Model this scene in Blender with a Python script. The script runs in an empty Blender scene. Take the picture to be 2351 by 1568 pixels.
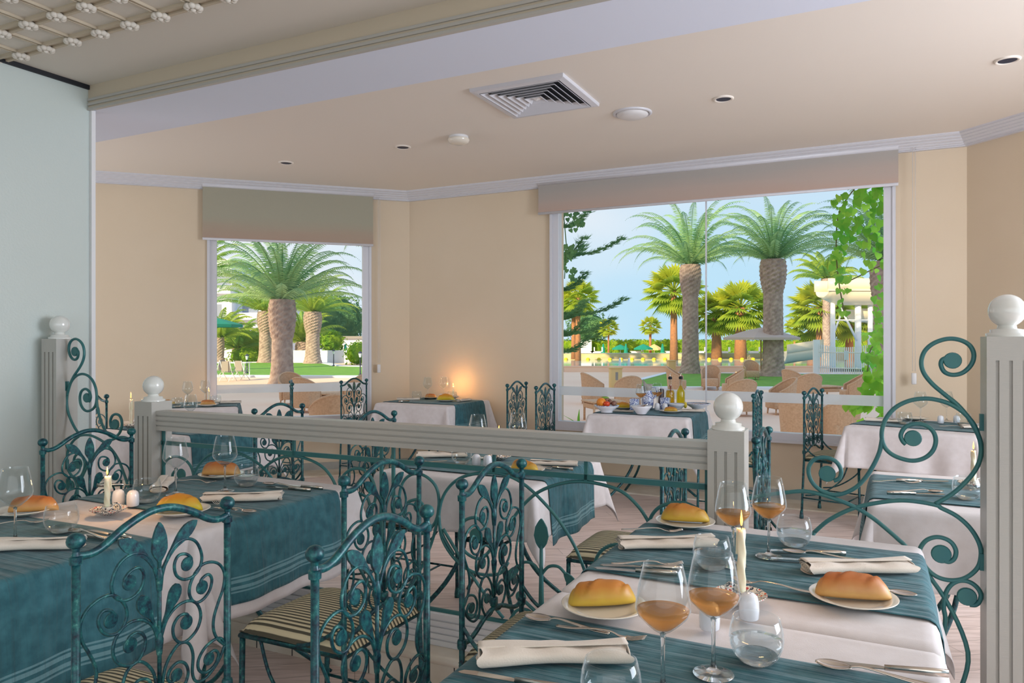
import bpy, math, random
from math import sin, cos, pi, radians as R, hypot, atan2, sqrt
from mathutils import Vector, Matrix

# ---------------------------------------------------------------- camera, world, lights, exposure
SC = bpy.context.scene
COL = SC.collection
F, H, CX, HZ = 1700.0, 1.37, 1175.5, 779.0
cam_d = bpy.data.cameras.new('camera'); cam = bpy.data.objects.new('camera', cam_d); COL.objects.link(cam)
cam.location = (0, 0, H); cam.rotation_euler = (R(90), 0, 0)
cam_d.sensor_width = 36; cam_d.lens = 36*F/2351; cam_d.shift_y = -5.0/2351
cam_d.clip_start = 0.02; cam_d.clip_end = 3000
SC.camera = cam
vs = SC.view_settings
vs.view_transform = 'Standard'; vs.look = 'None'; vs.gamma = 1; vs.use_curve_mapping = False
vs.exposure = 0.15
SC.cycles.max_bounces = 12; SC.cycles.transparent_max_bounces = 24; SC.cycles.transmission_bounces = 12
SC.cycles.caustics_reflective = False; SC.cycles.caustics_refractive = False
SC.cycles.sample_clamp_indirect = 6

def srgb(r, g, b):
    f = lambda c: (c/255/12.92) if c/255 <= 0.04045 else ((c/255+0.055)/1.055)**2.4
    return (f(r), f(g), f(b), 1)

W = bpy.data.worlds.new('sky'); SC.world = W; W.use_nodes = True
wn, wl = W.node_tree.nodes, W.node_tree.links
bg = wn['Background']; bg.inputs['Strength'].default_value = 1.0
tc = wn.new('ShaderNodeTexCoord'); sp = wn.new('ShaderNodeSeparateXYZ'); wl.new(tc.outputs['Generated'], sp.inputs[0])
rp = wn.new('ShaderNodeValToRGB'); wl.new(sp.outputs['Z'], rp.inputs[0])
e = rp.color_ramp.elements
e[0].position = 0.0; e[0].color = srgb(184, 220, 242)
e[1].position = 0.6; e[1].color = srgb(165, 200, 240)
k = rp.color_ramp.elements.new(0.12); k.color = srgb(190, 222, 244)
k = rp.color_ramp.elements.new(0.22); k.color = srgb(205, 222, 240)
nz = wn.new('ShaderNodeTexNoise'); nz.inputs['Scale'].default_value = 1.6; nz.inputs['Detail'].default_value = 3
mp = wn.new('ShaderNodeMapping'); mp.inputs['Scale'].default_value = (1, 1, 2.5)
wl.new(tc.outputs['Generated'], mp.inputs[0]); wl.new(mp.outputs[0], nz.inputs['Vector'])
ma = wn.new('ShaderNodeMath'); ma.operation = 'MULTIPLY_ADD'; wl.new(sp.outputs['X'], ma.inputs[0]); ma.inputs[1].default_value = -.45; wl.new(nz.outputs['Fac'], ma.inputs[2])   # more high haze towards the west
cr = wn.new('ShaderNodeValToRGB'); wl.new(ma.outputs[0], cr.inputs[0])
cr.color_ramp.elements[0].position = 0.45; cr.color_ramp.elements[1].position = 0.75
mx = wn.new('ShaderNodeMix'); mx.data_type = 'RGBA'
wl.new(cr.outputs[0], mx.inputs['Factor']); wl.new(rp.outputs[0], mx.inputs['A']); mx.inputs['B'].default_value = srgb(236, 236, 242)
wl.new(mx.outputs['Result'], bg.inputs['Color'])

def light(name, kind, loc, energy, color, target=None, size=None, sy=None):
    d = bpy.data.lights.new(name, kind); o = bpy.data.objects.new(name, d); COL.objects.link(o)
    o.location = loc; d.energy = energy; d.color = color
    if target is not None:
        o.rotation_euler = (Vector(target)-Vector(loc)).to_track_quat('-Z', 'Y').to_euler()
    if kind == 'AREA':
        d.shape = 'RECTANGLE'; d.size = size; d.size_y = sy
    return o
SUN_DIR = Vector((0.55, 0.72, -0.42))
s_ = light('sun', 'SUN', (0, 0, 30), 5.5, (1.0, 0.80, 0.50), target=Vector((0, 0, 30))+SUN_DIR); s_.data.angle = R(1.2)
# area fills added out of view to brighten the room, no windows modelled there
light('window_daylight_back', 'AREA', (0.8, -2.8, 1.7), 60, (1.0, 0.95, 0.88), target=(0.8, 5, 1.7), size=8.0, sy=2.3)
light('window_daylight_right', 'AREA', (5.3, 2.0, 1.7), 330, (0.82, 0.89, 1.0), target=(0, 5.0, 1.7), size=3.6, sy=2.3)
light('window_daylight_left', 'AREA', (-5.4, 5.2, 1.7), 38, (0.88, 0.93, 1.0), target=(0, 5.6, 1.6), size=2.4, sy=2.2)

# ---------------------------------------------------------------- directions
TH = R(26.4); U = Vector((cos(TH), -sin(TH), 0)); N = Vector((sin(TH), cos(TH), 0))
TR = R(24.56); UR = Vector((cos(TR), -sin(TR), 0)); NR = Vector((sin(TR), cos(TR), 0))
ZT = 0.766          # top of the runners, where the table things stand
def onz(px, py, z=ZT):
    Y = (H-z)*F/(py-HZ); return Vector(((px-CX)/F*Y, Y, z))
def atY(px, py, Y): return Vector(((px-CX)/F*Y, Y, H-(py-HZ)*Y/F))

# ---------------------------------------------------------------- mesh builder
class MB:
    def __init__(s): s.v = []; s.f = []; s.sm = []; s.uv = {}
    def add(s, vs_, fs, smooth=False, T=None):
        b = len(s.v)
        s.v += [tuple(T @ Vector(p)) if T else tuple(p) for p in vs_]
        s.f += [tuple(i+b for i in f) for f in fs]; s.sm += [smooth]*len(fs); return b
    def box(s, c, d, rz=0, T=None, taper=1.0):
        x, y, z = d[0]/2, d[1]/2, d[2]/2; cr_, sr = cos(rz), sin(rz); vv = []
        for dz in (-z, z):
            k = taper if dz > 0 else 1
            for a, b in ((-x, -y), (x, -y), (x, y), (-x, y)):
                a *= k; b *= k
                vv.append((c[0]+a*cr_-b*sr, c[1]+a*sr+b*cr_, c[2]+dz))
        s.add(vv, [(3, 2, 1, 0), (4, 5, 6, 7), (0, 1, 5, 4), (1, 2, 6, 5), (2, 3, 7, 6), (3, 0, 4, 7)], False, T); return s
    def rbox(s, c, d, r, rz=0, T=None):      # box with bevelled edges
        x, y, z = d[0]/2, d[1]/2, d[2]/2; r = min(r, x*.9, y*.9, z*.9)
        rings = [(-z, r), (-z+r*.3, r*.3), (-z+r, 0), (z-r, 0), (z-r*.3, r*.3), (z, r)]
        vv = []; cr_, sr = cos(rz), sin(rz)
        for zz, ins in rings:
            X, Y = x-ins, y-ins; q = r*.6
            for a, b in ((-X+q, -Y), (X-q, -Y), (X, -Y+q), (X, Y-q), (X-q, Y), (-X+q, Y), (-X, Y-q), (-X, -Y+q)):
                vv.append((c[0]+a*cr_-b*sr, c[1]+a*sr+b*cr_, c[2]+zz))
        fs = [tuple(range(7, -1, -1)), tuple(range(40, 48))]
        for k in range(5):
            for i in range(8):
                j = (i+1) % 8; fs.append((k*8+i, k*8+j, k*8+8+j, k*8+8+i))
        s.add(vv, fs, True, T); return s
    def tube(s, pts, r, n=8, T=None, closed=False, flat=1.0, cap=True):
        P = [Vector(p) for p in pts]; m = len(P)
        if m < 2: return s
        rr = r if isinstance(r, (list, tuple)) else [r]*m
        vv = []; up = None
        for i in range(m):
            a = P[i-1] if (i > 0 or closed) else P[i]; b = P[(i+1) % m] if (i < m-1 or closed) else P[i]
            t = (b-a)
            t = t.normalized() if t.length > 1e-9 else Vector((0, 0, 1))
            if up is None:
                up = Vector((0, 1, 0)) if abs(t.y) < .9 else Vector((1, 0, 0))
            x = t.cross(up)
            x = x.normalized() if x.length > 1e-6 else Vector((1, 0, 0))
            y = x.cross(t).normalized(); up = y
            for k in range(n):
                a_ = 2*pi*k/n
                vv.append(P[i]+x*cos(a_)*rr[i]+y*sin(a_)*rr[i]*flat)
        fs = []
        for i in range(m if closed else m-1):
            for k in range(n):
                j = (k+1) % n; i2 = (i+1) % m
                fs.append((i*n+k, i*n+j, i2*n+j, i2*n+k))
        if not closed and cap:
            fs.append(tuple(range(n-1, -1, -1))); fs.append(tuple((m-1)*n+k for k in range(n)))
        s.add(vv, fs, True, T); return s
    def lathe(s, prof, n=24, c=(0, 0, 0), T=None, fn=None, smooth=True, ang=2*pi):
        vv = []; full = abs(ang-2*pi) < 1e-6; nn = n if full else n+1
        for (r, z) in prof:
            for k in range(nn):
                a = ang*k/n; q = fn(a, r, z) if fn else (r, z)
                vv.append((c[0]+q[0]*cos(a), c[1]+q[0]*sin(a), c[2]+q[1]))
        fs = []
        for i in range(len(prof)-1):
            for k in range(n):
                j = (k+1) % nn
                fs.append((i*nn+k, i*nn+j, (i+1)*nn+j, (i+1)*nn+k))
        s.add(vv, fs, smooth, T); return s
    def ball(s, c, r, n=14, m=9, sc=(1, 1, 1), T=None):
        prof = [(max(1e-5, sin(pi*i/m)), -cos(pi*i/m)) for i in range(m+1)]
        M_ = Matrix.Translation(c) @ Matrix.Diagonal((r*sc[0], r*sc[1], r*sc[2], 1))
        s.lathe(prof, n, T=(T @ M_) if T else M_); return s
    def grid(s, fn, nu, nv, smooth=True, T=None, uv=None):
        vv = [fn(i/nu, j/nv) for j in range(nv+1) for i in range(nu+1)]
        fs = [(j*(nu+1)+i, j*(nu+1)+i+1, (j+1)*(nu+1)+i+1, (j+1)*(nu+1)+i) for j in range(nv) for i in range(nu)]
        b = s.add(vv, fs, smooth, T)
        for j in range(nv+1):
            for i in range(nu+1):
                s.uv[b+j*(nu+1)+i] = (i/nu, j/nv)
        return s
    def prism(s, poly, z0, z1, T=None, smooth=False):
        n = len(poly)
        vv = [(p[0], p[1], z0) for p in poly]+[(p[0], p[1], z1) for p in poly]
        fs = [tuple(range(n-1, -1, -1)), tuple(range(n, 2*n))]+[(i, (i+1) % n, n+(i+1) % n, n+i) for i in range(n)]
        s.add(vv, fs, smooth, T); return s
    def build(s, name, m, parent=None, loc=None, rz=0, solid=0, auto=None):
        me = bpy.data.meshes.new(name); me.from_pydata([tuple(p) for p in s.v], [], s.f)
        me.polygons.foreach_set('use_smooth', s.sm)
        if s.uv:
            ul = me.uv_layers.new(name='UVMap')
            li = [0]*len(me.loops); me.loops.foreach_get('vertex_index', li)
            flat = []
            for i in li:
                q = s.uv.get(i, (0, 0)); flat += [q[0], q[1]]
            ul.data.foreach_set('uv', flat)
        me.materials.append(m); me.update()
        o = bpy.data.objects.new(name, me); COL.objects.link(o)
        if parent: o.parent = parent
        if loc is not None: o.location = loc
        o.rotation_euler = (0, 0, rz)
        if solid:
            md = o.modifiers.new('thickness', 'SOLIDIFY'); md.thickness = solid; md.offset = 0
        return o

LONG = []
def tag(o, label=None, cat=None, group=None, kind=None):
    if label: o['label'] = label
    if cat: o['category'] = cat
    if group: o['group'] = group
    if kind: o['kind'] = kind
    return o
def thing(name, label, cat, loc=(0, 0, 0), rz=0, group=None):
    o = bpy.data.objects.new(name, None); COL.objects.link(o); o.empty_display_size = .1
    o.location = loc; o.rotation_euler = (0, 0, rz); return tag(o, label, cat, group)
KIDS = {}
def kids(o): return [c for c in bpy.data.objects if c.parent == o]
def snapshot(o): return (o, [snapshot(c) for c in kids(o)])
def copy_snap(s, parent=None):
    c = s[0].copy(); COL.objects.link(c); c.parent = parent
    for ch in s[1]: copy_snap(ch, c)
    return c
class Proto:                             # a finished thing and how to place it: first use moves it, later uses copy it
    def __init__(s, root): s.root = root; s.snap = snapshot(root); s.used = False
    def put(s, loc, rz=0, label=None, group=None, scale=1, tilt=None):
        o = copy_snap(s.snap) if s.used else s.root
        s.used = True
        o.location = loc; o.rotation_euler = (tilt[0], tilt[1], rz) if tilt else (0, 0, rz)
        if scale != 1: o.scale = (scale, scale, scale)
        else: o.scale = (1, 1, 1)
        if label: o['label'] = label
        if group: o['group'] = group
        return o

def catmull(pts, k=8):
    P = [Vector(p) for p in pts]; out = []
    for i in range(len(P)-1):
        p0 = P[max(i-1, 0)]; p1 = P[i]; p2 = P[i+1]; p3 = P[min(i+2, len(P)-1)]
        for j in range(k):
            t = j/k
            out.append(0.5*((2*p1)+(p2-p0)*t+(2*p0-5*p1+4*p2-p3)*t*t+(3*p1-p0-3*p2+p3)*t**3))
    out.append(P[-1]); return out

# ---------------------------------------------------------------- materials
def mat(name, col, rough=.6, metal=0, noise=None, bump=None, spec=None, coat=0, alpha=None, sheen=0, emis=None):
    """noise=(scale, colour2, amount[, stretch]) bump=(scale, strength[, stretch])"""
    m = bpy.data.materials.new(name); m.use_nodes = True; nt = m.node_tree; n, l = nt.nodes, nt.links
    p = n['Principled BSDF']; p.inputs['Base Color'].default_value = col
    p.inputs['Roughness'].default_value = rough; p.inputs['Metallic'].default_value = metal
    if spec is not None: p.inputs['Specular IOR Level'].default_value = spec
    if coat: p.inputs['Coat Weight'].default_value = coat; p.inputs['Coat Roughness'].default_value = .12
    if sheen: p.inputs['Sheen Weight'].default_value = sheen
    if emis: p.inputs['Emission Color'].default_value = emis[0]; p.inputs['Emission Strength'].default_value = emis[1]
    co = n.new('ShaderNodeTexCoord')
    def tex(scale, st, det=4):
        t = n.new('ShaderNodeTexNoise'); t.inputs['Scale'].default_value = scale; t.inputs['Detail'].default_value = det
        if st:
            q = n.new('ShaderNodeMapping'); q.inputs['Scale'].default_value = st
            l.new(co.outputs['Object'], q.inputs[0]); l.new(q.outputs[0], t.inputs['Vector'])
        else: l.new(co.outputs['Object'], t.inputs['Vector'])
        return t
    if noise:
        t = tex(noise[0], noise[3] if len(noise) > 3 else None)
        r_ = n.new('ShaderNodeValToRGB'); l.new(t.outputs['Fac'], r_.inputs[0])
        a = noise[2]
        r_.color_ramp.elements[0].position = .5-.5*(1-a)*.5-.1; r_.color_ramp.elements[1].position = .5+.5*(1-a)*.5+.1
        r_.color_ramp.elements[0].color = col; r_.color_ramp.elements[1].color = noise[1]
        l.new(r_.outputs[0], p.inputs['Base Color'])
    if bump:
        t = tex(bump[0], bump[2] if len(bump) > 2 else None, 5)
        b = n.new('ShaderNodeBump'); b.inputs['Strength'].default_value = bump[1]; b.inputs['Distance'].default_value = .01
        l.new(t.outputs['Fac'], b.inputs['Height']); l.new(b.outputs[0], p.inputs['Normal'])
    return m

def leafmat(name, c1, c2, sc=3.0, trans=.35):
    m = bpy.data.materials.new(name); m.use_nodes = True; n, l = m.node_tree.nodes, m.node_tree.links
    n.remove(n['Principled BSDF']); out = n['Material Output']
    co = n.new('ShaderNodeTexCoord'); t = n.new('ShaderNodeTexNoise'); t.inputs['Scale'].default_value = sc
    l.new(co.outputs['Object'], t.inputs['Vector'])
    r_ = n.new('ShaderNodeValToRGB'); l.new(t.outputs['Fac'], r_.inputs[0])
    r_.color_ramp.elements[0].position = .35; r_.color_ramp.elements[1].position = .65
    r_.color_ramp.elements[0].color = c1; r_.color_ramp.elements[1].color = c2
    d = n.new('ShaderNodeBsdfDiffuse'); tr = n.new('ShaderNodeBsdfTranslucent'); x = n.new('ShaderNodeMixShader')
    x.inputs[0].default_value = trans
    l.new(r_.outputs[0], d.inputs[0]); l.new(r_.outputs[0], tr.inputs[0]); l.new(d.outputs[0], x.inputs[1]); l.new(tr.outputs[0], x.inputs[2])
    l.new(x.outputs[0], out.inputs[0]); return m

def glassmat(name, col=(1, 1, 1, 1), ior=1.45, rough=0.0, mix=.5):
    m = bpy.data.materials.new(name); m.use_nodes = True; n, l = m.node_tree.nodes, m.node_tree.links
    n.remove(n['Principled BSDF']); out = n['Material Output']
    g = n.new('ShaderNodeBsdfGlass'); g.inputs['Color'].default_value = col; g.inputs['IOR'].default_value = ior; g.inputs['Roughness'].default_value = rough
    t = n.new('ShaderNodeBsdfTransparent'); t.inputs[0].default_value = col; x = n.new('ShaderNodeMixShader'); x.inputs[0].default_value = mix
    l.new(t.outputs[0], x.inputs[1]); l.new(g.outputs[0], x.inputs[2]); l.new(x.outputs[0], out.inputs[0]); return m

def thinglass(name, tint=(.97, .985, .98, 1), frost=None, ior=1.12, glow=None, clear=0):
    m = bpy.data.materials.new(name); m.use_nodes = True; n, l = m.node_tree.nodes, m.node_tree.links
    n.remove(n['Principled BSDF']); out = n['Material Output']
    tr = n.new('ShaderNodeBsdfTransparent'); tr.inputs[0].default_value = tint
    gl = n.new('ShaderNodeBsdfGlossy'); gl.inputs['Roughness'].default_value = .02
    lw = n.new('ShaderNodeLayerWeight'); lw.inputs['Blend'].default_value = .5; pw = n.new('ShaderNodeMath'); pw.operation = 'POWER'; l.new(lw.outputs['Facing'], pw.inputs[0]); pw.inputs[1].default_value = 3.5
    sc = n.new('ShaderNodeMath'); sc.operation = 'MULTIPLY_ADD'; l.new(pw.outputs[0], sc.inputs[0]); sc.inputs[1].default_value = ior-1+.25; sc.inputs[2].default_value = (ior-1)*.1
    ge = n.new('ShaderNodeNewGeometry'); bf = n.new('ShaderNodeMath'); bf.operation = 'SUBTRACT'; bf.inputs[0].default_value = 1; l.new(ge.outputs['Backfacing'], bf.inputs[1])
    fr = n.new('ShaderNodeMath'); fr.operation = 'MULTIPLY'; l.new(sc.outputs[0], fr.inputs[0]); l.new(bf.outputs[0], fr.inputs[1])
    x = n.new('ShaderNodeMixShader'); l.new(fr.outputs[0], x.inputs[0]); l.new(tr.outputs[0], x.inputs[1]); l.new(gl.outputs[0], x.inputs[2])
    if clear:       # rim and edge highlights of a drinking glass painted in as whitish scatter
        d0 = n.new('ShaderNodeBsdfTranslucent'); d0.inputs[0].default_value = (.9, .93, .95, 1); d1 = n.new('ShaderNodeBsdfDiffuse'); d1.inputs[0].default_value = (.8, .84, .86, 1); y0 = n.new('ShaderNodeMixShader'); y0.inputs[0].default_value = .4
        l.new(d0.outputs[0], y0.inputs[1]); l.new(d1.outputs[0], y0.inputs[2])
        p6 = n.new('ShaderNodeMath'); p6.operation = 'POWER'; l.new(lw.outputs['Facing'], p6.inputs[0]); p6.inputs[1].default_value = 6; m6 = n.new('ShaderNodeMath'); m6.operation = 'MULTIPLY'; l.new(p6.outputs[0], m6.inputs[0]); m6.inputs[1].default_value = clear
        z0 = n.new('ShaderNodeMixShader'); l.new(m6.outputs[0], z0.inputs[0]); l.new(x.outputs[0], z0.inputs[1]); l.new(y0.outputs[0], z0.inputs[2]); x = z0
    if glow:        # light scattered inside a tinted liquid
        d = n.new('ShaderNodeBsdfTranslucent'); d.inputs[0].default_value = glow[0]; z = n.new('ShaderNodeMixShader'); z.inputs[0].default_value = glow[1]
        l.new(x.outputs[0], z.inputs[1]); l.new(d.outputs[0], z.inputs[2]); x = z
    if frost:
        d = n.new('ShaderNodeBsdfTranslucent'); d.inputs[0].default_value = (.9, .92, .93, 1)
        d2 = n.new('ShaderNodeBsdfDiffuse'); d2.inputs[0].default_value = (.85, .86, .88, 1)
        y = n.new('ShaderNodeMixShader'); y.inputs[0].default_value = .6; l.new(d.outputs[0], y.inputs[1]); l.new(d2.outputs[0], y.inputs[2])
        z = n.new('ShaderNodeMixShader'); z.inputs[0].default_value = frost; l.new(x.outputs[0], z.inputs[1]); l.new(y.outputs[0], z.inputs[2]); x = z
    l.new(x.outputs[0], out.inputs[0]); return m

M = {}
M['wall'] = mat('cream_wall', srgb(218, 199, 172), .75, bump=(120, .06), noise=(1.2, srgb(223, 205, 180), .5))
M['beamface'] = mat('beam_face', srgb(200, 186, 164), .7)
M['under'] = mat('cool_white_soffit', srgb(224, 230, 246), .6)  # bluish window light put into the underside's paint colour
M['part'] = mat('gloss_white_wall', srgb(200, 208, 203), .22, bump=(90, .12), coat=.3)
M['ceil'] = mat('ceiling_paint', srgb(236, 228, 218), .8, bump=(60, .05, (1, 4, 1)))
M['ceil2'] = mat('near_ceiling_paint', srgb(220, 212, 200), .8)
M['white'] = mat('white_paint', srgb(226, 224, 224), .4, bump=(40, .05, (1, 1, 6)))
M['greyw'] = mat('greyed_white_wood', srgb(182, 179, 172), .35, bump=(50, .08, (1, 1, 8)))
M['frame'] = mat('window_frame', srgb(214, 214, 220), .4)
M['ball'] = mat('gloss_white', srgb(222, 222, 216), .12, coat=.6)
M['dark'] = mat('dark_slot', srgb(20, 22, 30), .6)
M['marble'] = mat('marble', srgb(238, 230, 216), .3, noise=(3.0, srgb(196, 178, 152), .7, (1, 1, 1)))
M['marbleg'] = mat('grey_marble', srgb(176, 174, 166), .35, noise=(3, srgb(140, 138, 130), .5))
M['cutlery'] = mat('steel', srgb(205, 196, 186), .16, metal=1)
M['plate'] = mat('cream_china', srgb(228, 220, 206), .12, coat=.5)
M['china'] = mat('white_china', srgb(226, 228, 234), .15, coat=.5)
M['napkin'] = mat('napkin_linen', srgb(224, 212, 198), .9, bump=(300, .15), sheen=.2)
M['wax'] = mat('candle_wax', srgb(236, 226, 196), .45); M['wax'].node_tree.nodes['Principled BSDF'].inputs['Subsurface Weight'].default_value = .2
M['wick'] = mat('wick', srgb(30, 24, 20), .9)
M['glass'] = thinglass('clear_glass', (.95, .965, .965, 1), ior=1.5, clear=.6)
M['stemglass'] = glassmat('solid_glass', (.97, .98, .98, 1), 1.45, mix=.85)
M['wine'] = thinglass('rose_wine', (1.0, .72, .43, 1), ior=1.3, glow=((1, .58, .26, 1), .42))
M['water'] = thinglass('water', (.93, .955, .97, 1), ior=1.45, glow=((.9, .93, .95, 1), .12))
M['oil'] = thinglass('olive_oil', (.98, .86, .10, 1), ior=1.3, glow=((1, .80, .05, 1), .3))
M['oil2'] = thinglass('chilli_oil', (.96, .76, .12, 1), ior=1.3, glow=((1, .62, .05, 1), .3))
M['chilli'] = mat('dried_chilli', srgb(150, 40, 14), .5)
M['rosew'] = mat('residue_wine', srgb(150, 96, 82), .2)  # reflection in an empty glass, put in as a coloured pool
M['pane'] = thinglass('window_pane')
M['frost'] = thinglass('frosted_band', frost=.62)
M['flame'] = bpy.data.materials.new('flame'); M['flame'].use_nodes = True
_n = M['flame'].node_tree.nodes; _n['Principled BSDF'].inputs['Emission Color'].default_value = (1, .33, .03, 1)
_n['Principled BSDF'].inputs['Emission Strength'].default_value = 9; _n['Principled BSDF'].inputs['Base Color'].default_value = (1, .5, .1, 1)

def iron():
    m = bpy.data.materials.new('verdigris_iron'); m.use_nodes = True; n, l = m.node_tree.nodes, m.node_tree.links
    p = n['Principled BSDF']; p.inputs['Roughness'].default_value = .36; p.inputs['Metallic'].default_value = .15
    co = n.new('ShaderNodeTexCoord')
    t = n.new('ShaderNodeTexNoise'); t.inputs['Scale'].default_value = 55; t.inputs['Detail'].default_value = 8; t.inputs['Roughness'].default_value = .7
    l.new(co.outputs['Object'], t.inputs['Vector'])
    r_ = n.new('ShaderNodeValToRGB'); l.new(t.outputs['Fac'], r_.inputs[0])
    el = r_.color_ramp.elements
    el[0].position = .36; el[0].color = srgb(10, 30, 48); el[1].position = .74; el[1].color = srgb(110, 168, 154)
    q = el.new(.46); q.color = srgb(14, 66, 76); q = el.new(.60); q.color = srgb(28, 100, 100)
    l.new(r_.outputs[0], p.inputs['Base Color'])
    b = n.new('ShaderNodeBump'); b.inputs['Strength'].default_value = .25; b.inputs['Distance'].default_value = .002
    l.new(t.outputs['Fac'], b.inputs['Height']); l.new(b.outputs[0], p.inputs['Normal']); return m
M['iron'] = iron()
M['irons'] = mat('smooth_teal_iron', srgb(44, 106, 112), .4, metal=.1, noise=(14, srgb(58, 116, 112), .5), bump=(60, .05))

def stripes():
    m = bpy.data.materials.new('striped_seat_fabric'); m.use_nodes = True; n, l = m.node_tree.nodes, m.node_tree.links
    p = n['Principled BSDF']; p.inputs['Roughness'].default_value = .9
    co = n.new('ShaderNodeTexCoord'); w = n.new('ShaderNodeTexWave'); w.bands_direction = 'X'; w.inputs['Scale'].default_value = 19
    w.inputs['Distortion'].default_value = .25; w.inputs['Detail'].default_value = 1
    l.new(co.outputs['Object'], w.inputs['Vector'])
    r_ = n.new('ShaderNodeValToRGB'); l.new(w.outputs['Fac'], r_.inputs[0])
    el = r_.color_ramp.elements; el[0].position = .32; el[0].color = srgb(84, 80, 66); el[1].position = .55; el[1].color = srgb(214, 202, 168)
    l.new(r_.outputs[0], p.inputs['Base Color'])
    b = n.new('ShaderNodeBump'); b.inputs['Strength'].default_value = .8; b.inputs['Distance'].default_value = .004
    l.new(w.outputs['Fac'], b.inputs['Height']); l.new(b.outputs[0], p.inputs['Normal']); return m
M['stripe'] = stripes()

def cloth(name, c1, c2, weave=420, wr=None, bands=None):
    m = bpy.data.materials.new(name); m.use_nodes = True; n, l = m.node_tree.nodes, m.node_tree.links
    p = n['Principled BSDF']; p.inputs['Roughness'].default_value = .88; p.inputs['Sheen Weight'].default_value = .15
    co = n.new('ShaderNodeTexCoord')
    t = n.new('ShaderNodeTexNoise'); t.inputs['Scale'].default_value = 26; t.inputs['Detail'].default_value = 6; l.new(co.outputs['Object'], t.inputs['Vector'])
    r_ = n.new('ShaderNodeValToRGB'); l.new(t.outputs['Fac'], r_.inputs[0]); r_.color_ramp.elements[0].position = .35; r_.color_ramp.elements[1].position = .7
    r_.color_ramp.elements[0].color = c1; r_.color_ramp.elements[1].color = c2
    colout = r_.outputs[0]
    if bands:       # pale woven lines near each end of the runner (UV.x runs along it) and a stitched hem along its sides
        sx = n.new('ShaderNodeSeparateXYZ'); l.new(co.outputs['UV'], sx.inputs[0])
        q = n.new('ShaderNodeMath'); q.operation = 'SUBTRACT'; l.new(sx.outputs['X'], q.inputs[0]); q.inputs[1].default_value = .5
        a = n.new('ShaderNodeMath'); a.operation = 'ABSOLUTE'; l.new(q.outputs[0], a.inputs[0])
        rr = n.new('ShaderNodeValToRGB'); l.new(a.outputs[0], rr.inputs[0]); rr.color_ramp.interpolation = 'CONSTANT'
        ee = rr.color_ramp.elements; ee[0].position = 0; ee[0].color = (0, 0, 0, 1); ee[1].position = .999; ee[1].color = (0, 0, 0, 1)
        for pos, w in ((.43, .006), (.441, .005), (.456, .006), (.467, .005)):
            z = ee.new(pos); z.color = (1, 1, 1, 1); z = ee.new(pos+w); z.color = (0, 0, 0, 1)
        x = n.new('ShaderNodeMix'); x.data_type = 'RGBA'; f = n.new('ShaderNodeMath'); f.operation = 'MULTIPLY'; f.inputs[1].default_value = .4
        l.new(rr.outputs[0], f.inputs[0]); l.new(f.outputs[0], x.inputs['Factor']); l.new(colout, x.inputs['A']); x.inputs['B'].default_value = bands
        colout = x.outputs['Result']
    l.new(colout, p.inputs['Base Color'])
    b = n.new('ShaderNodeBump'); b.inputs['Strength'].default_value = .12; b.inputs['Distance'].default_value = .004
    t2 = n.new('ShaderNodeTexNoise'); t2.inputs['Scale'].default_value = weave; l.new(co.outputs['Object'], t2.inputs['Vector']); l.new(t2.outputs['Fac'], b.inputs['Height'])
    last = b
    if wr:
        mp_ = n.new('ShaderNodeMapping'); mp_.inputs['Scale'].default_value = wr[1]; l.new(co.outputs['Object'], mp_.inputs[0])
        t3 = n.new('ShaderNodeTexNoise'); t3.inputs['Scale'].default_value = wr[0]; t3.inputs['Detail'].default_value = 3; t3.inputs['Distortion'].default_value = .6
        l.new(mp_.outputs[0], t3.inputs['Vector'])
        b2 = n.new('ShaderNodeBump'); b2.inputs['Strength'].default_value = wr[2]; b2.inputs['Distance'].default_value = .012
        l.new(t3.outputs['Fac'], b2.inputs['Height']); l.new(b.outputs[0], b2.inputs['Normal']); last = b2
    l.new(last.outputs[0], p.inputs['Normal']); return m
M['cloth'] = cloth('white_tablecloth', srgb(212, 205, 204), srgb(220, 214, 214), wr=(3, (1, 1, .5), .15))
M['runner'] = cloth('teal_runner', srgb(34, 86, 96), srgb(58, 112, 122), wr=(3.2, (.7, 11, .4), .9), bands=srgb(150, 190, 196))

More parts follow.
